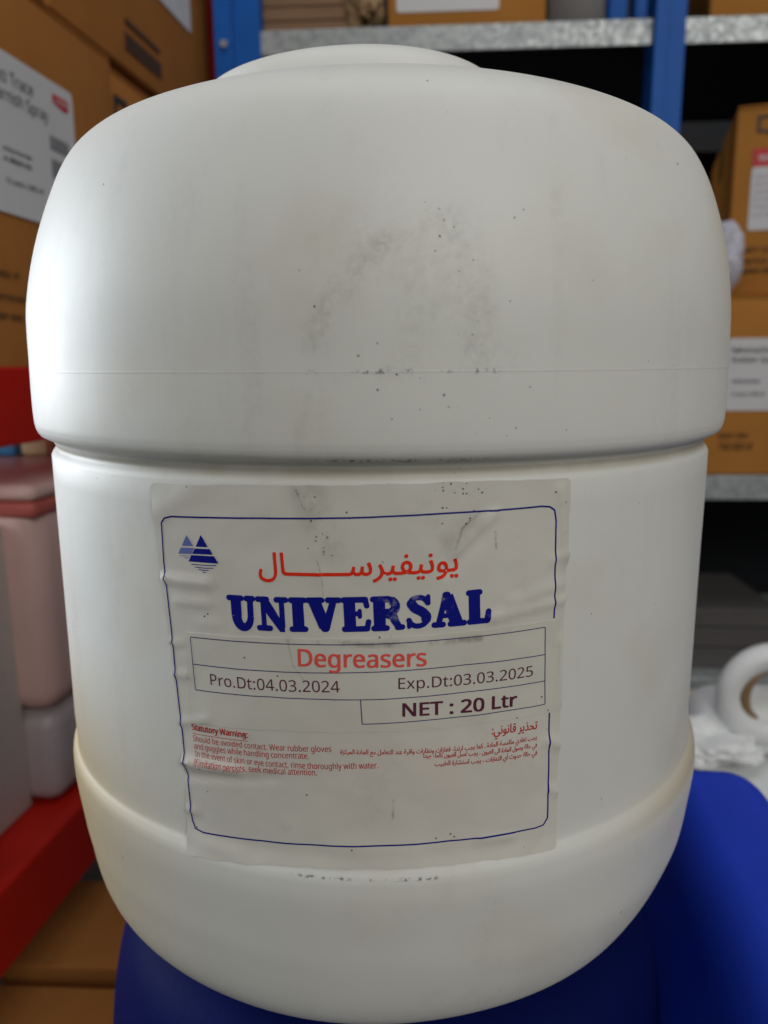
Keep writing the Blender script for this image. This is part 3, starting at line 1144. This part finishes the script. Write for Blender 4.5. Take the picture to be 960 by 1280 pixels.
def carton(label_, w, d, h, loc, rz, m=None, group='cardboard cartons', side_tape=True, flap=True):
    t = thing('carton', label_, 'box', loc, rz, group)
    m = m or M['card']
    bm = nb()
    box(bm, -w / 2, w / 2, -d / 2, d / 2, 0, h - 0.004, 0.0035, 3)
    for v in bm.verts:     # soft bulge of a filled carton
        k = max(0, 1 - (2 * v.co.z / h - 1) ** 2)
        if abs(abs(v.co.x) - w / 2) < 0.001:
            v.co.x += 0.001 * k * (1 if v.co.x > 0 else -1)
    link('carton_body', bm, m, t, smooth=True, angle=rad(35))
    if flap:
        for sy in (-1, 1):
            bm = nb()
            y0, y1 = (-d / 2, -0.001) if sy < 0 else (0.001, d / 2)
            box(bm, -w / 2 + 0.001, w / 2 - 0.001, y0, y1, h - 0.0035, h, 0.001)
            link('flap', bm, m, t)
        bm = nb()
        box(bm, -w / 2 - 0.0006, w / 2 + 0.0006, -0.025, 0.025, h + 0.0002, h + 0.0006)
        for sx in (-1, 1) if side_tape else ():
            x_ = sx * (w / 2 + 0.0009)
            box(bm, min(x_, x_ - sx * 0.0006), max(x_, x_ - sx * 0.0006), -0.025, 0.025, h - 0.06, h + 0.0006)
        link('tape', bm, M['tape'], t)
    return t


def plate(name, m, parent, x0, x1, z0, z1, y, face='front', r=0.004, th=0.0006):
    """a sticker on a carton: front face (-y) or right face (+x); r rounds its corners"""
    bm = nb()
    pts = []
    for cx, cz, a0 in ((x1 - r, z1 - r, 0), (x0 + r, z1 - r, 90), (x0 + r, z0 + r, 180), (x1 - r, z0 + r, 270)):
        for k in range(5):
            a = rad(a0 + 22.5 * k)
            pts.append((cx + r * math.cos(a), cz + r * math.sin(a)))
    if face == 'front':
        vs_ = [bm.verts.new((p[0], y, p[1])) for p in pts]
        nrm = Vector((0, -th, 0))
    elif face == 'right':
        vs_ = [bm.verts.new((y, p[0], p[1])) for p in pts]
        nrm = Vector((th, 0, 0))
    else:
        vs_ = [bm.verts.new((p[0], p[1], y)) for p in pts]
        nrm = Vector((0, 0, th))
    f = bm.faces.new(vs_)
    e = bmesh.ops.extrude_face_region(bm, geom=[f])
    for v in e['geom']:
        if isinstance(v, bmesh.types.BMVert):
            v.co += nrm
    return link(name, bm, m, parent)


# the red rack at the left runs back along its own line: x = A0 + SL*Y
SL = 0.14
A0 = -0.40
RZ = -math.atan(SL)              # rotation of things standing square to the rack
T = Vector((SL, 1, 0)).normalized()       # along the rack, away from the camera
NR = Vector((T.y, -T.x, 0))               # out of the rack, towards the can


def rack_pt(Y, out=0.0, z=0.0):
    p = Vector((A0 + SL * Y, Y, z))
    return p + NR * out


rr = thing('red_rack', 'red painted steel rack with flat beams, left of the white can', 'rack', tuple(rack_pt(0, 0, 0)), RZ)
# local frame: y along the rack, x out of the rack (+x towards the can)
Lr = 1.22
bm = nb()
box(bm, -0.035, 0.0, 0.60, Lr, EZ - 0.067, EZ - 0.002, 0.002)
link('shelf_beam', bm, M['red_steel'], rr)
bm = nb()
box(bm, -0.52, -0.036, 0.60, Lr, EZ - 0.014, EZ - 0.004, 0.001)
link('shelf_deck', bm, M['red_steel'], rr)
bm = nb()
box(bm, -0.0, 0.004, 0.42, Lr, EZ - 0.500, EZ - 0.432, 0.0015)
box(bm, -0.010, 0.004, 0.42, Lr, EZ - 0.432, EZ - 0.4285, 0.001)
link('shelf_beam', bm, M['red_steel'], rr)
bm = nb()
box(bm, -0.52, -0.014, 0.42, Lr, EZ - 0.446, EZ - 0.4365, 0.001)
link('shelf_deck', bm, M['red_steel'], rr)
bm = nb()
box(bm, -0.040, -0.001, Lr + 0.002, Lr + 0.042, 0.001, EZ + 0.9, 0.002)
link('upright', bm, M['red_steel'], rr)
bm = nb()
box(bm, -0.040, -0.001, 0.525, 0.567, EZ - 0.4275, EZ + 0.9, 0.002)
link('upright', bm, M['red_steel'], rr)

# cartons on the upper level of the red rack (standing on the deck)
ZB = EZ - 0.004
# near carton with the white sticker; its right-hand face carries the print
YN0, YN1 = 0.20, 0.80


def rack_box(label_, y0, y1, inset, depth, z0, h, m, flap=True):
    """carton whose long face looks out of the rack; local x out, y along"""
    c = rack_pt(0) + T * ((y0 + y1) / 2) + NR * (-inset - depth / 2)
    return carton(label_, depth, y1 - y0, h, (c.x, c.y, z0), RZ, m, flap=flap)


def face_uv(px, py, off=0.0):
    """where the pixel's ray meets the rack's front plane: distance along, z"""
    d, o = ray(px, py)
    base = rack_pt(0, off)
    t = (base - o).dot(NR) / d.dot(NR)
    p = o + d * t
    return (p - rack_pt(0)).dot(T), p.z




def rack_box(label_, y0, y1, inset, depth, z0, h, m, flap=True):
    """carton whose long face looks out of the rack; local x out, y along"""
    c = rack_pt(0) + T * ((y0 + y1) / 2) + NR * (-inset - depth / 2)
    o = carton(label_, depth, y1 - y0, h, (c.x, c.y, z0), RZ, m, flap=flap, side_tape=False, group='cartons on the red rack')
    o['mid'] = (y0 + y1) / 2
    return o


def face_txt(o, s_, p0, p1, cap_px, m, x, z0, off=0.0, bold=0.0):
    """writing on the outward face of a rack carton, from pixel to pixel"""
    (u0, za), (u1, zb) = face_uv(*p0, off), face_uv(*p1, off)
    _, zt = face_uv(p0[0], p0[1] - cap_px, off)
    bm = text_bm(s_, bold, 2)
    x0 = min(v.co.x for v in bm.verts)
    x1 = max(v.co.x for v in bm.verts)
    for v in bm.verts:
        k = (v.co.x - x0) / (x1 - x0)
        zz = za + (zb - za) * k
        v.co = (x, u0 + (u1 - u0) * k - o['mid'], zz + v.co.y * (zt - za) / 0.7 - z0)
    return link('lettering', bm, m, o)


IN = 0.004
H1 = 0.318
c1 = rack_box('brown carton with the large white sticker and red badge, on the red shelf beam', 0.602, 0.886, IN, 0.36, ZB, H1, M['card_dark'])
st = plate('sticker', M['sheet'], c1, 0.604 - c1['mid'], 0.797 - c1['mid'], 0.7285 - ZB, 0.856 - ZB, 0.18 + 0.0012, 'right')
XF = 0.18 + 0.0024
face_txt(c1, 'Anti Trace', (-12, 92), (44, 121), 20, M['text'], XF, ZB)
face_txt(c1, 'Varnish Spray', (-9, 116), (63, 153), 20, M['text'], XF, ZB)
face_txt(c1, 'Article Number', (6, 186), (43, 201), 7, M['text'], XF, ZB, bold=0.01)
face_txt(c1, 'A 9860105', (7, 199), (42, 213), 7, M['text'], XF, ZB, bold=0.02)
face_txt(c1, '12 cans x 500 ml', (10, 227), (57, 243), 8, M['text'], XF, ZB, bold=0.01)
(u0, zt), (u1, zb) = face_uv(67, 116), face_uv(88, 144)
bm = nb()
ym = (u0 + u1) / 2 - c1['mid']
hw = (u1 - u0) / 2
f = bm.faces.new([bm.verts.new((XF, ym + a * hw, zb + b * (zt - zb) - ZB)) for a, b in ((-1, 1), (1, 1), (1, 0.25), (0.55, 0), (-0.3, 0.15), (-1, 0.35))])
link('badge', bm, M['red_print'], c1)
bm = text_bm('AGS', 0.02, 2)
x0, x1 = min(v.co.x for v in bm.verts), max(v.co.x for v in bm.verts)
for v in bm.verts:
    v.co = (XF + 0.0004, ym + ((v.co.x - x0) / (x1 - x0) - 0.5) * hw * 1.6, zb + (zt - zb) * (0.42 + v.co.y * 0.55) - ZB)
link('badge_lettering', bm, M['sheet'], c1)
bm = nb()
y = face_uv(64, 168)[0] - c1['mid']
zt = face_uv(64, 168)[1] - ZB
random.seed(3)
for row in range(3):
    yy = y
    z1 = zt - row * 0.020
    while yy < y + 0.032:
        w_ = random.choice((0.0004, 0.0008, 0.0013))
        box(bm, XF - 0.0004, XF, yy, yy + w_, z1 - (0.012 if row != 1 else 0.016), z1)
        yy += w_ + random.choice((0.0004, 0.0007))
o_ = link('barcode', bm, M['grey_print'], c1)
o_['kind'] = 'stuff'
for k, (a, b) in enumerate((((-6, 342), (28, 349)), ((-6, 372), (36, 379)), ((-6, 396), (34, 402)))):
    face_txt(c1, ('WITH NATURAL OIL', 'DO NOT STACK HIGH', 'KEEP DRY')[k] if k else 'FRAGILE  UP', a, b, 9, M['card_print'], 0.18 + 0.0016, ZB, bold=0.02)

c2 = rack_box('brown carton behind the sticker carton, only its upper corner in view', 0.893, 1.195, IN + 0.004, 0.36, ZB, H1 - 0.006, M['card_dark'])
u0, z0 = face_uv(149, 116)
bm = nb()
box(bm, 0.1815, 0.182, u0 - c2['mid'], u0 + 0.03 - c2['mid'], z0 - 0.006 - ZB, z0 - ZB)
box(bm, 0.1815, 0.182, u0 - c2['mid'], u0 + 0.006 - c2['mid'], z0 - 0.03 - ZB, z0 - 0.0062 - ZB)
k_ = link('printed_mark', bm, M['text'], c2)
Z3 = ZB + H1 + 0.003
c3 = rack_box('brown carton stacked above the sticker carton, printed panel and sticker on its side', 0.775, 1.195, IN + 0.002, 0.36, Z3, 0.29, M['card_dark'])
u0, z0 = face_uv(243, 42)
u1, z1 = face_uv(205, 0)
plate('sticker', M['sheet'], c3, 0.985 - c3['mid'], u0 - c3['mid'], z0 - Z3, z0 + 0.14 - Z3, 0.1812, 'right')
for i, (a, b, cp) in enumerate((((161, 22), (204, 60), 7), ((161, 40), (206, 78), 22))):
    (ua, za), (ub, zb2) = face_uv(*a), face_uv(*b)
    bm = nb()
    box(bm, 0.1812, 0.1815, ua - c3['mid'], ub - c3['mid'], (za + zb2) / 2 - cp * 0.0008 - Z3, (za + zb2) / 2 - Z3)
    link('printed_panel', bm, M['card_print'], c3)
c0 = rack_box('brown carton at the left picture edge, stacked on the front of the sticker carton', 0.602, 0.768, IN + 0.002, 0.36, Z3, 0.29, M['card_dark'])

# lower level of the red rack
ZL = EZ - 0.4363
gb = rack_box('plain grey carton standing at the edge of the lower red shelf', 0.43, 0.705, 0.052, 0.24, ZL, 0.29, M['greybox'], flap=True)
gb['group'] = 'cartons on the lower red shelf'
t = thing('storage_tote', 'pinkish wrapped tote with a red band under its lid, behind the grey carton', 'tote', (-0.445, 0.86, ZL), RZ)
bm = nb()
box(bm, -0.145, 0.145, -0.145, 0.15, 0.100, 0.312, 0.022, 5)
link('tote_body', bm, M['pink'], t, smooth=True, angle=rad(35))
bm = nb()
box(bm, -0.142, 0.142, -0.142, 0.148, 0.002, 0.0985, 0.018, 5)
link('lower_tray', bm, mat('pale_mauve_plastic', (0.42, 0.36, 0.38), 0.4), t, smooth=True, angle=rad(35))
bm = nb()
box(bm, -0.148, 0.148, -0.148, 0.153, 0.3125, 0.328, 0.007, 5)
link('lid', bm, M['pink'], t, smooth=True, angle=rad(35))
bm = nb()
box(bm, -0.1475, 0.1475, -0.1475, 0.1525, 0.296, 0.312, 0.006, 4)
link('band', bm, M['pinkband'], t, smooth=True, angle=rad(35))
for i, (x0, x1, m_, lb) in enumerate(((-0.56, -0.475, 'white_film', 'white film packet at the far end of the row on the tote lid'), (-0.470, -0.437, 'skyblue', 'sky blue packet between white and cream packets'),
                                      (-0.436, -0.40, 'cream', 'cream yellow packet beside the blue packet on the tote lid'))):
    bm = nb()
    box(bm, -(x1 - x0) / 2, (x1 - x0) / 2, -0.03, 0.03, 0, 0.022, 0.005, 3)
    o = link('packet', bm, M[m_], smooth=True, angle=rad(60))
    o.location = ((x0 + x1) / 2, 0.955, ZL + 0.3285)
    o.rotation_euler = (0, 0, RZ + 0.05 * i)
    tag(o, lb, 'packet', 'packets on the tote')

# flat cartons on the floor
k1 = carton('flat brown carton lying on the floor beneath the red rack, farther of the two', 0.30, 0.125, 0.045, (-0.215, 0.695, 0.0015), rad(-2), M['card_dark'], group='flat cartons on the floor', flap=False)
k2 = carton('flat brown carton on the floor beside the blue drum with red and white stripe', 0.22, 0.13, 0.047, (-0.27, 0.545, 0.0015), rad(-3), M['card_dark'], group='flat cartons on the floor', flap=False)
plate('white_stripe', M['sheet'], k2, -0.105, -0.052, -0.06, -0.028, 0.0436, 'top', r=0.002)
plate('red_stripe', M['red_print'], k2, -0.051, 0.02, -0.06, -0.030, 0.0436, 'top', r=0.002)

# ------------------------------------------------------------------ blue and galvanised rack at the back
BR = thing('storage_rack', 'blue uprights with galvanised shelf beams, standing behind the white can', 'rack', (0, 1.13, 0), rad(-3.5))
bi = BR.matrix_world.inverted() if False else (Matrix.Translation((0, 1.13, 0)) @ Matrix.Rotation(rad(-3.5), 4, 'Z')).inverted()


def on_rack(px, py, yl=0.0):
    """local x,z where the pixel's ray meets the rack's plane local y = yl"""
    d, o = ray(px, py)
    a = bi @ o
    b = bi.to_3x3() @ d
    t = (yl - a.y) / b.y
    p = a + b * t
    return p.x, p.z


def upright(px0, px1, py, yl, z1=2.2):
    x0, x1 = on_rack(px0, py, yl)[0], on_rack(px1, py, yl)[0]
    bm = nb()
    lip_ = (x1 - x0) * 0.40
    # folded open section: front web with a recess, two flanges
    box(bm, x0, x0 + lip_, yl, yl + 0.003, 0.001, z1, 0.0008)
    box(bm, x0 + lip_, x1, yl + 0.006, yl + 0.009, 0.001, z1, 0.0008)
    box(bm, x0 + lip_ - 0.003, x0 + lip_ - 0.0002, yl + 0.0032, yl + 0.0058, 0.001, z1)
    box(bm, x0, x0 + 0.003, yl + 0.0033, yl + 0.05, 0.001, z1)
    box(bm, x1 - 0.003, x1, yl + 0.0093, yl + 0.05, 0.001, z1)
    u = link('upright', bm, M['blue_steel'], BR)
    return u, x0, x1


ul, xl0, xl1 = upright(268, 324, 60, -0.012)
bm = nb()
bmesh.ops.create_cone(bm, cap_ends=True, segments=6, radius1=0.0055, radius2=0.005, depth=0.005)
bmesh.ops.rotate(bm, verts=bm.verts[:], matrix=Matrix.Rotation(math.pi / 2, 3, 'X'))
bx_, bz_ = on_rack(280, 55, -0.015)
bmesh.ops.translate(bm, verts=bm.verts[:], vec=(bx_, -0.015, bz_))
link('bolt', bm, M['bolt'], ul)
ur, xr0, xr1 = upright(818, 858, 60, -0.012)
ux, _, _ = upright(1500, 1545, 60, -0.012)
for a, b in ((762, 784), (794, 814)):
    x0, x1 = on_rack(a, 15, 0.42)[0], on_rack(b, 15, 0.42)[0]
    bm = nb()
    box(bm, x0, x1, 0.42, 0.46, 0.001, 2.2, 0.002)
    link('upright', bm, M['blue_steel'], BR)
zt_, zb_ = on_rack(640, 28)[1], on_rack(640, 61)[1]
za_, zc_ = on_rack(925, 595)[1], on_rack(925, 625)[1]
XL, XR = xl0 + 0.004, 1.15
ZD = 0.13
for z1, z0 in ((zt_, zb_), (za_, zc_), (ZD, ZD - 0.04)):
    bm = nb()
    box(bm, XL, XR, 0.0005, 0.003, z0, z1, 0.001)
    link('shelf_beam', bm, M['galv'], BR)
    bm = nb()
    box(bm, XL, XR, 0.0033, 0.45, z1 - 0.003, z1 - 0.0002, 0.0005)
    link('shelf_deck', bm, M['dark'] if z0 > 0.5 else M['galv'], BR)  # top deck coloured near black for the shade beneath it
bm = nb()
box(bm, XL, XR, 0.47, 0.473, 0.01, zt_ - 0.05, 0)
link('shade_panel', bm, M['dark'], BR)  # added dark sheet standing in for the shade deep in the rack


def rack_item_loc(x, y, z):
    return tuple((Matrix.Translation((0, 1.13, 0)) @ Matrix.Rotation(rad(-3.5), 4, 'Z')) @ Vector((x, y, z)))


RZB = rad(-3.5)
# the two cartons on the right of the galvanised shelf
xe, _ = on_rack(897, 300, 0.0)
hc = (on_rack(930, 118)[1] - za_) / 2
w_ = 0.40
r1 = carton('brown carton with a white four-line sticker, bottom of the stack on the galvanised shelf', w_, 0.36, hc - 0.002, rack_item_loc(xe + w_ / 2 - 0.01, 0.19, za_ + 0.0005), RZB, M['card'], group='cartons on the galvanised shelf')
r2 = carton('brown carton with red-headed white sticker, top of the stack on the galvanised shelf', w_, 0.36, hc - 0.002, rack_item_loc(xe + 0.030 + w_ / 2 * math.cos(rad(14)) + 0.18 * math.sin(rad(14)), 0.045 + 0.18 * math.cos(rad(14)) - w_ / 2 * math.sin(rad(14)), za_ + hc + 0.0005), RZB - rad(14), M['card'], group='cartons on the galvanised shelf')


def rc_xy(o, px, py, yl):
    mw = Matrix.Translation(o.location) @ Matrix.Rotation(o.rotation_euler.z, 4, 'Z')
    d, p = ray(px, py)
    a, b = mw.inverted() @ p, mw.inverted().to_3x3() @ d
    q = a + b * ((yl - a.y) / b.y)
    return q.x, q.z


yf = -0.18 - 0.0006
x0, z1 = rc_xy(r1, 911, 423, yf)
x1, z0 = rc_xy(r1, 1040, 513, yf)
plate('sticker', M['sheet'], r1, x0, x1, z0, z1, yf, 'front')
for (a, b, cap, s_) in (((915, 441), (1000, 441), 8, 'Metallic Zinc'), ((915, 453), (975, 453), 8, 'Rubber Spray'), ((914, 479), (950, 479), 6, 'Article Number'), ((913, 495), (955, 495), 6, '12 cans x 400 ml')):
    xa, za2 = rc_xy(r1, *a, yf)
    xb, _ = rc_xy(r1, *b, yf)
    flat_text(s_, xb - xa, cap * 0.00117, M['text'], r1, (xa, yf - 0.001, za2), (1, 0, 0), (0, 0, 1), bold=0.01)
for (a, b, cap, s_) in (((898, 548), (935, 552), 8, 'KEEP DRY'), ((898, 562), (940, 564), 10, 'THIS SIDE UP')):
    xa, za2 = rc_xy(r1, *a, yf)
    xb, _ = rc_xy(r1, *b, yf)
    flat_text(s_, xb - xa, cap * 0.00117, M['card_print'], r1, (xa, yf - 0.0008, za2), (1, 0, 0), (0, 0, 1), bold=0.01)
x0, z1 = rc_xy(r2, 943, 186, yf)
x1, z0 = rc_xy(r2, 1040, 283, yf)
x0b, zmid = rc_xy(r2, 941, 209, yf)
plate('sticker', M['sheet'], r2, x0 - 0.001, x1, z0, zmid - 0.0003, yf, 'front')
plate('sticker_header', M['red_print'], r2, x0 - 0.001, x1, zmid, z1, yf, 'front', r=0.001)
xa, za2 = rc_xy(r2, 948, 202, yf)
flat_text('WARNING', 0.05, 0.010, M['sheet'], r2, (xa, yf - 0.001, za2), (1, 0, 0), (0, 0, 1), bold=0.02)
for k in range(6):
    xa, za2 = rc_xy(r2, 944 - k, 223 + 9.5 * k, yf)
    flat_text(('Keep away from heat and flame', 'Store in a cool dry place', 'Handle with care when full', 'Do not drop or throw box', 'Protect from direct sunlight', 'Use before date on base')[k],
              0.09, 0.0045, M['grey_print'], r2, (xa, yf - 0.001, za2), (1, 0, 0), (0, 0, 1))
xa, za2 = rc_xy(r2, 946, 166, yf)
bm = nb()
for (a, b, c_, d_) in ((0, 0.004, 0, 0.022), (0.0043, 0.03, 0.018, 0.022), (0.0043, 0.012, 0, 0.004), (0.012, 0.03, -0.002, 0.002)):
    box(bm, xa + a, xa + b, yf - 0.0006, yf - 0.0002, za2 + c_, za2 + d_)
link('printed_mark', bm, M['text'], r2)
for k, (a, s_) in enumerate((((926, 316), 'NET CONTENTS'), ((926, 330), 'BATCH AND DATE'), ((926, 342), 'MADE UNDER LICENCE'))):
    xa, za2 = rc_xy(r2, *a, yf)
    flat_text(s_, 0.09, 0.008, M['card_print'], r2, (xa, yf - 0.0006, za2), (1, 0, 0), (0, 0, 1), bold=0.02)

# crumpled bag beside the top carton
def blob(name, m, loc, sx, sy, sz, seed, amp=0.3, parent=None, sub=4):
    bm = nb()
    bmesh.ops.create_icosphere(bm, subdivisions=sub, radius=1)
    for v in bm.verts:
        n = v.co.normalized()
        k = 1 + amp * (noise.noise(n * 1.7 + Vector((seed, 0, 0))) + 0.6 * abs(noise.noise(n * 4.3 + Vector((0, seed, 0)))))
        v.co = Vector((n.x * sx * k, n.y * sy * k, n.z * sz * k))
    lo = min(v.co.z for v in bm.verts)
    for v in bm.verts:
        v.co.z -= lo
    o = link(name, bm, m, parent, smooth=False)
    o.location = loc
    return o


xb_, zb2 = on_rack(884, 262, 0.1)
bg = thing('refuse_bag', 'crumpled wine red and white plastic bag left of the upper right carton', 'bag', rack_item_loc(xb_ - 0.002, 0.06, za_ + 0.0005))
blob('bag_body', M['wine'], (0, 0.02, 0), 0.045, 0.05, 0.16, 2.0, parent=bg)
blob('bag_fold', M['white_film'], (0.004, -0.03, 0.245), 0.024, 0.025, 0.050, 5.0, parent=bg)

# on the top shelf
def shelf_thing(px, yl=0.0):
    return on_rack(px, 25, yl)[0]


ZT = zt_ + 0.0004
x0, x1 = shelf_thing(325), shelf_thing(437)
xk = on_rack(850, 150, 0.30)[0]
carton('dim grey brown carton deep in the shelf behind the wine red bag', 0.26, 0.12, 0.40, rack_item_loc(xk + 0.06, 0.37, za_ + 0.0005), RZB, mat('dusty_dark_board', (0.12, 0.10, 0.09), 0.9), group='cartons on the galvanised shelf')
t = thing('plank_stack', 'two rough brown timber planks lying on the top galvanised shelf', 'planks', rack_item_loc((x0 + x1) / 2, 0.02, ZT), RZB)
for k in range(4):
    bm = nb()
    box(bm, -(x1 - x0) / 2, (x1 - x0) / 2 - 0.004 * (k % 2), 0, 0.1, 0.0178 * k + 0.0005, 0.0178 * k + 0.0172, 0.0015)
    link('plank', bm, M['wood'], t)
t['label'] = 'rough brown timber planks stacked on the top galvanised shelf beside the left upright'
xk = shelf_thing(455)
o = blob('kraft_wrap', M['kraft'], rack_item_loc(xk, 0.03, ZT), 0.024, 0.03, 0.04, 9.0, 0.5)
tag(o, 'crumpled light brown paper bundle between the planks and the stickered carton', 'paper')
x0, x1 = shelf_thing(484), shelf_thing(684)
tc_ = carton('brown carton on the top shelf with a white sticker on its front', x1 - x0, 0.3, 0.16, rack_item_loc((x0 + x1) / 2, 0.165, ZT), RZB, M['card'], group='cartons on the top shelf')
sx0, sx1 = on_rack(495, 5)[0] - (x0 + x1) / 2, on_rack(625, 5)[0] - (x0 + x1) / 2
sz = on_rack(560, 8)[1] - ZT
plate('sticker', M['sheet'], tc_, sx0, sx1, sz, sz + 0.09, -0.1506, 'front')
x0, x1 = shelf_thing(692), shelf_thing(762)
t = thing('grey_bin', 'plain grey plastic bin on the top shelf left of the rear uprights', 'bin', rack_item_loc((x0 + x1) / 2, 0.16, ZT), RZB)
bm = nb()
box(bm, -(x1 - x0) / 2 - 0.004, (x1 - x0) / 2 + 0.004, -0.12, 0.12, 0, 0.12, 0.008)
link('bin_body', bm, M['grey_plastic'], t, smooth=True, angle=rad(35))
bm = nb()
box(bm, -(x1 - x0) / 2 - 0.010, (x1 - x0) / 2 + 0.010, -0.126, 0.126, 0.1205, 0.13, 0.003)
link('bin_rim', bm, M['grey_plastic'], t, smooth=True, angle=rad(35))
x0, x1 = shelf_thing(893), shelf_thing(1060)
carton('brown carton on the top shelf right of the blue upright', x1 - x0, 0.3, 0.18, rack_item_loc((x0 + x1) / 2, 0.17, ZT), RZB, M['card'], group='cartons on the top shelf')

# ------------------------------------------------------------------ pale containers low at the right
t = thing('milky_drum', 'pale milky plastic drum with a stained rim behind the blue jerrycan', 'drum', (0.43, 0.765, 0))
pr = [(0, EZ - 0.404), (0.10, EZ - 0.4035), (0.126, EZ - 0.404), (0.130, EZ - 0.408), (0.131, EZ - 0.43), (0.138, EZ - 0.445), (0.142, EZ - 0.47), (0.142, 0.04), (0.135, 0.01), (0.12, 0.0015), (0, 0.0015)]
link('drum_body', lathe(nb(), catmull(pr, 4)[:-1] + [(0, 0.0015)], 96), M['milk'], t, smooth=True)
pr = catmull([(0.129, EZ - 0.424), (0.1292, EZ - 0.405), (0.134, EZ - 0.400), (0.1395, EZ - 0.404), (0.140, EZ - 0.420), (0.137, EZ - 0.428)], 5)
link('rim', lathe(nb(), pr, 96), M['milk_rim'], t, smooth=True)


def tube(bm, pts, r, seg=14, closed=False):
    rings = []
    n = len(pts)
    for i, p in enumerate(pts):
        a = pts[i - 1] if (i or closed) else p
        b = pts[(i + 1) % n] if (i < n - 1 or closed) else p
        d = (b - a).normalized()
        up = Vector((0, 1, 0)) if abs(d.y) < 0.9 else Vector((0, 0, 1))
        s1 = d.cross(up).normalized()
        s2 = d.cross(s1)
        rr_ = r[i] if isinstance(r, (list, tuple)) else r
        rings.append([bm.verts.new(p + (s1 * math.cos(2 * math.pi * k / seg) + s2 * math.sin(2 * math.pi * k / seg)) * rr_) for k in range(seg)])
    for i in range(n if closed else n - 1):
        a, b = rings[i], rings[(i + 1) % n]
        for k in range(seg):
            bm.faces.new((a[k], a[(k + 1) % seg], b[(k + 1) % seg], b[k]))
    return bm


hp = at(962, 868, 0.72)
t = thing('milky_jerrycan', 'milky plastic container with a tall ring handle, standing on the milky drum', 'jerrycan', (hp.x, hp.y, EZ - 0.400))
hz = hp.z - (EZ - 0.400)
pts = [Vector((0.042 * math.cos(a), 0, hz + 0.040 * math.sin(a))) for a in [2 * math.pi * k / 40 for k in range(40)]]
link('ring_handle', tube(nb(), pts, [0.0115 + 0.003 * abs(math.cos(math.pi * k / 40)) for k in range(40)], 16, True), M['milk'], t, smooth=True)
pts = [Vector((0.027 * math.cos(a), -0.003, hz + 0.026 * math.sin(a))) for a in [rad(105 + 5 * k) for k in range(29)]]
link('handle_stain', tube(nb(), pts, [0.0015 + 0.0045 * math.sin(math.pi * k / 28) for k in range(29)], 12), M['brown_stain'], t, smooth=True)
rb = rounded_can(0.13, 0.07, 0.062, 0.03, 0.026)
for v in rb.verts:
    v.co.y += 0.030
    v.co.z += 0.001
link('container_body', rb, M['milk'], t, smooth=True, angle=rad(60))

fp = at(886, 893, 0.72)
o = blob('plastic_sheet', M['milk'], (fp.x - 0.004, fp.y, EZ - 0.4025), 0.048, 0.035, 0.017, 4.0, 0.55)
tag(o, 'crumpled pale plastic sheet lying on the milky drum beside the ring handle', 'plastic sheet')

t = thing('crate_stack', 'stack of shallow grey crates on the low shelf behind the pale drum', 'crates', rack_item_loc(on_rack(885, 800)[0] + 0.02, 0.14, ZD + 0.0005), RZB)
for k in range(3):
    bm = nb()
    dx = (0.0, 0.006, -0.004)[k]
    box(bm, -0.10 + dx, 0.10 + dx, -0.10, 0.10, 0.033 * k, 0.033 * k + 0.030, 0.003)
    box(bm, -0.104 + dx, 0.104 + dx, -0.104, 0.104, 0.033 * k + 0.0302, 0.033 * k + 0.0325, 0.001)
    link('crate', bm, M['grey_plastic'], t)
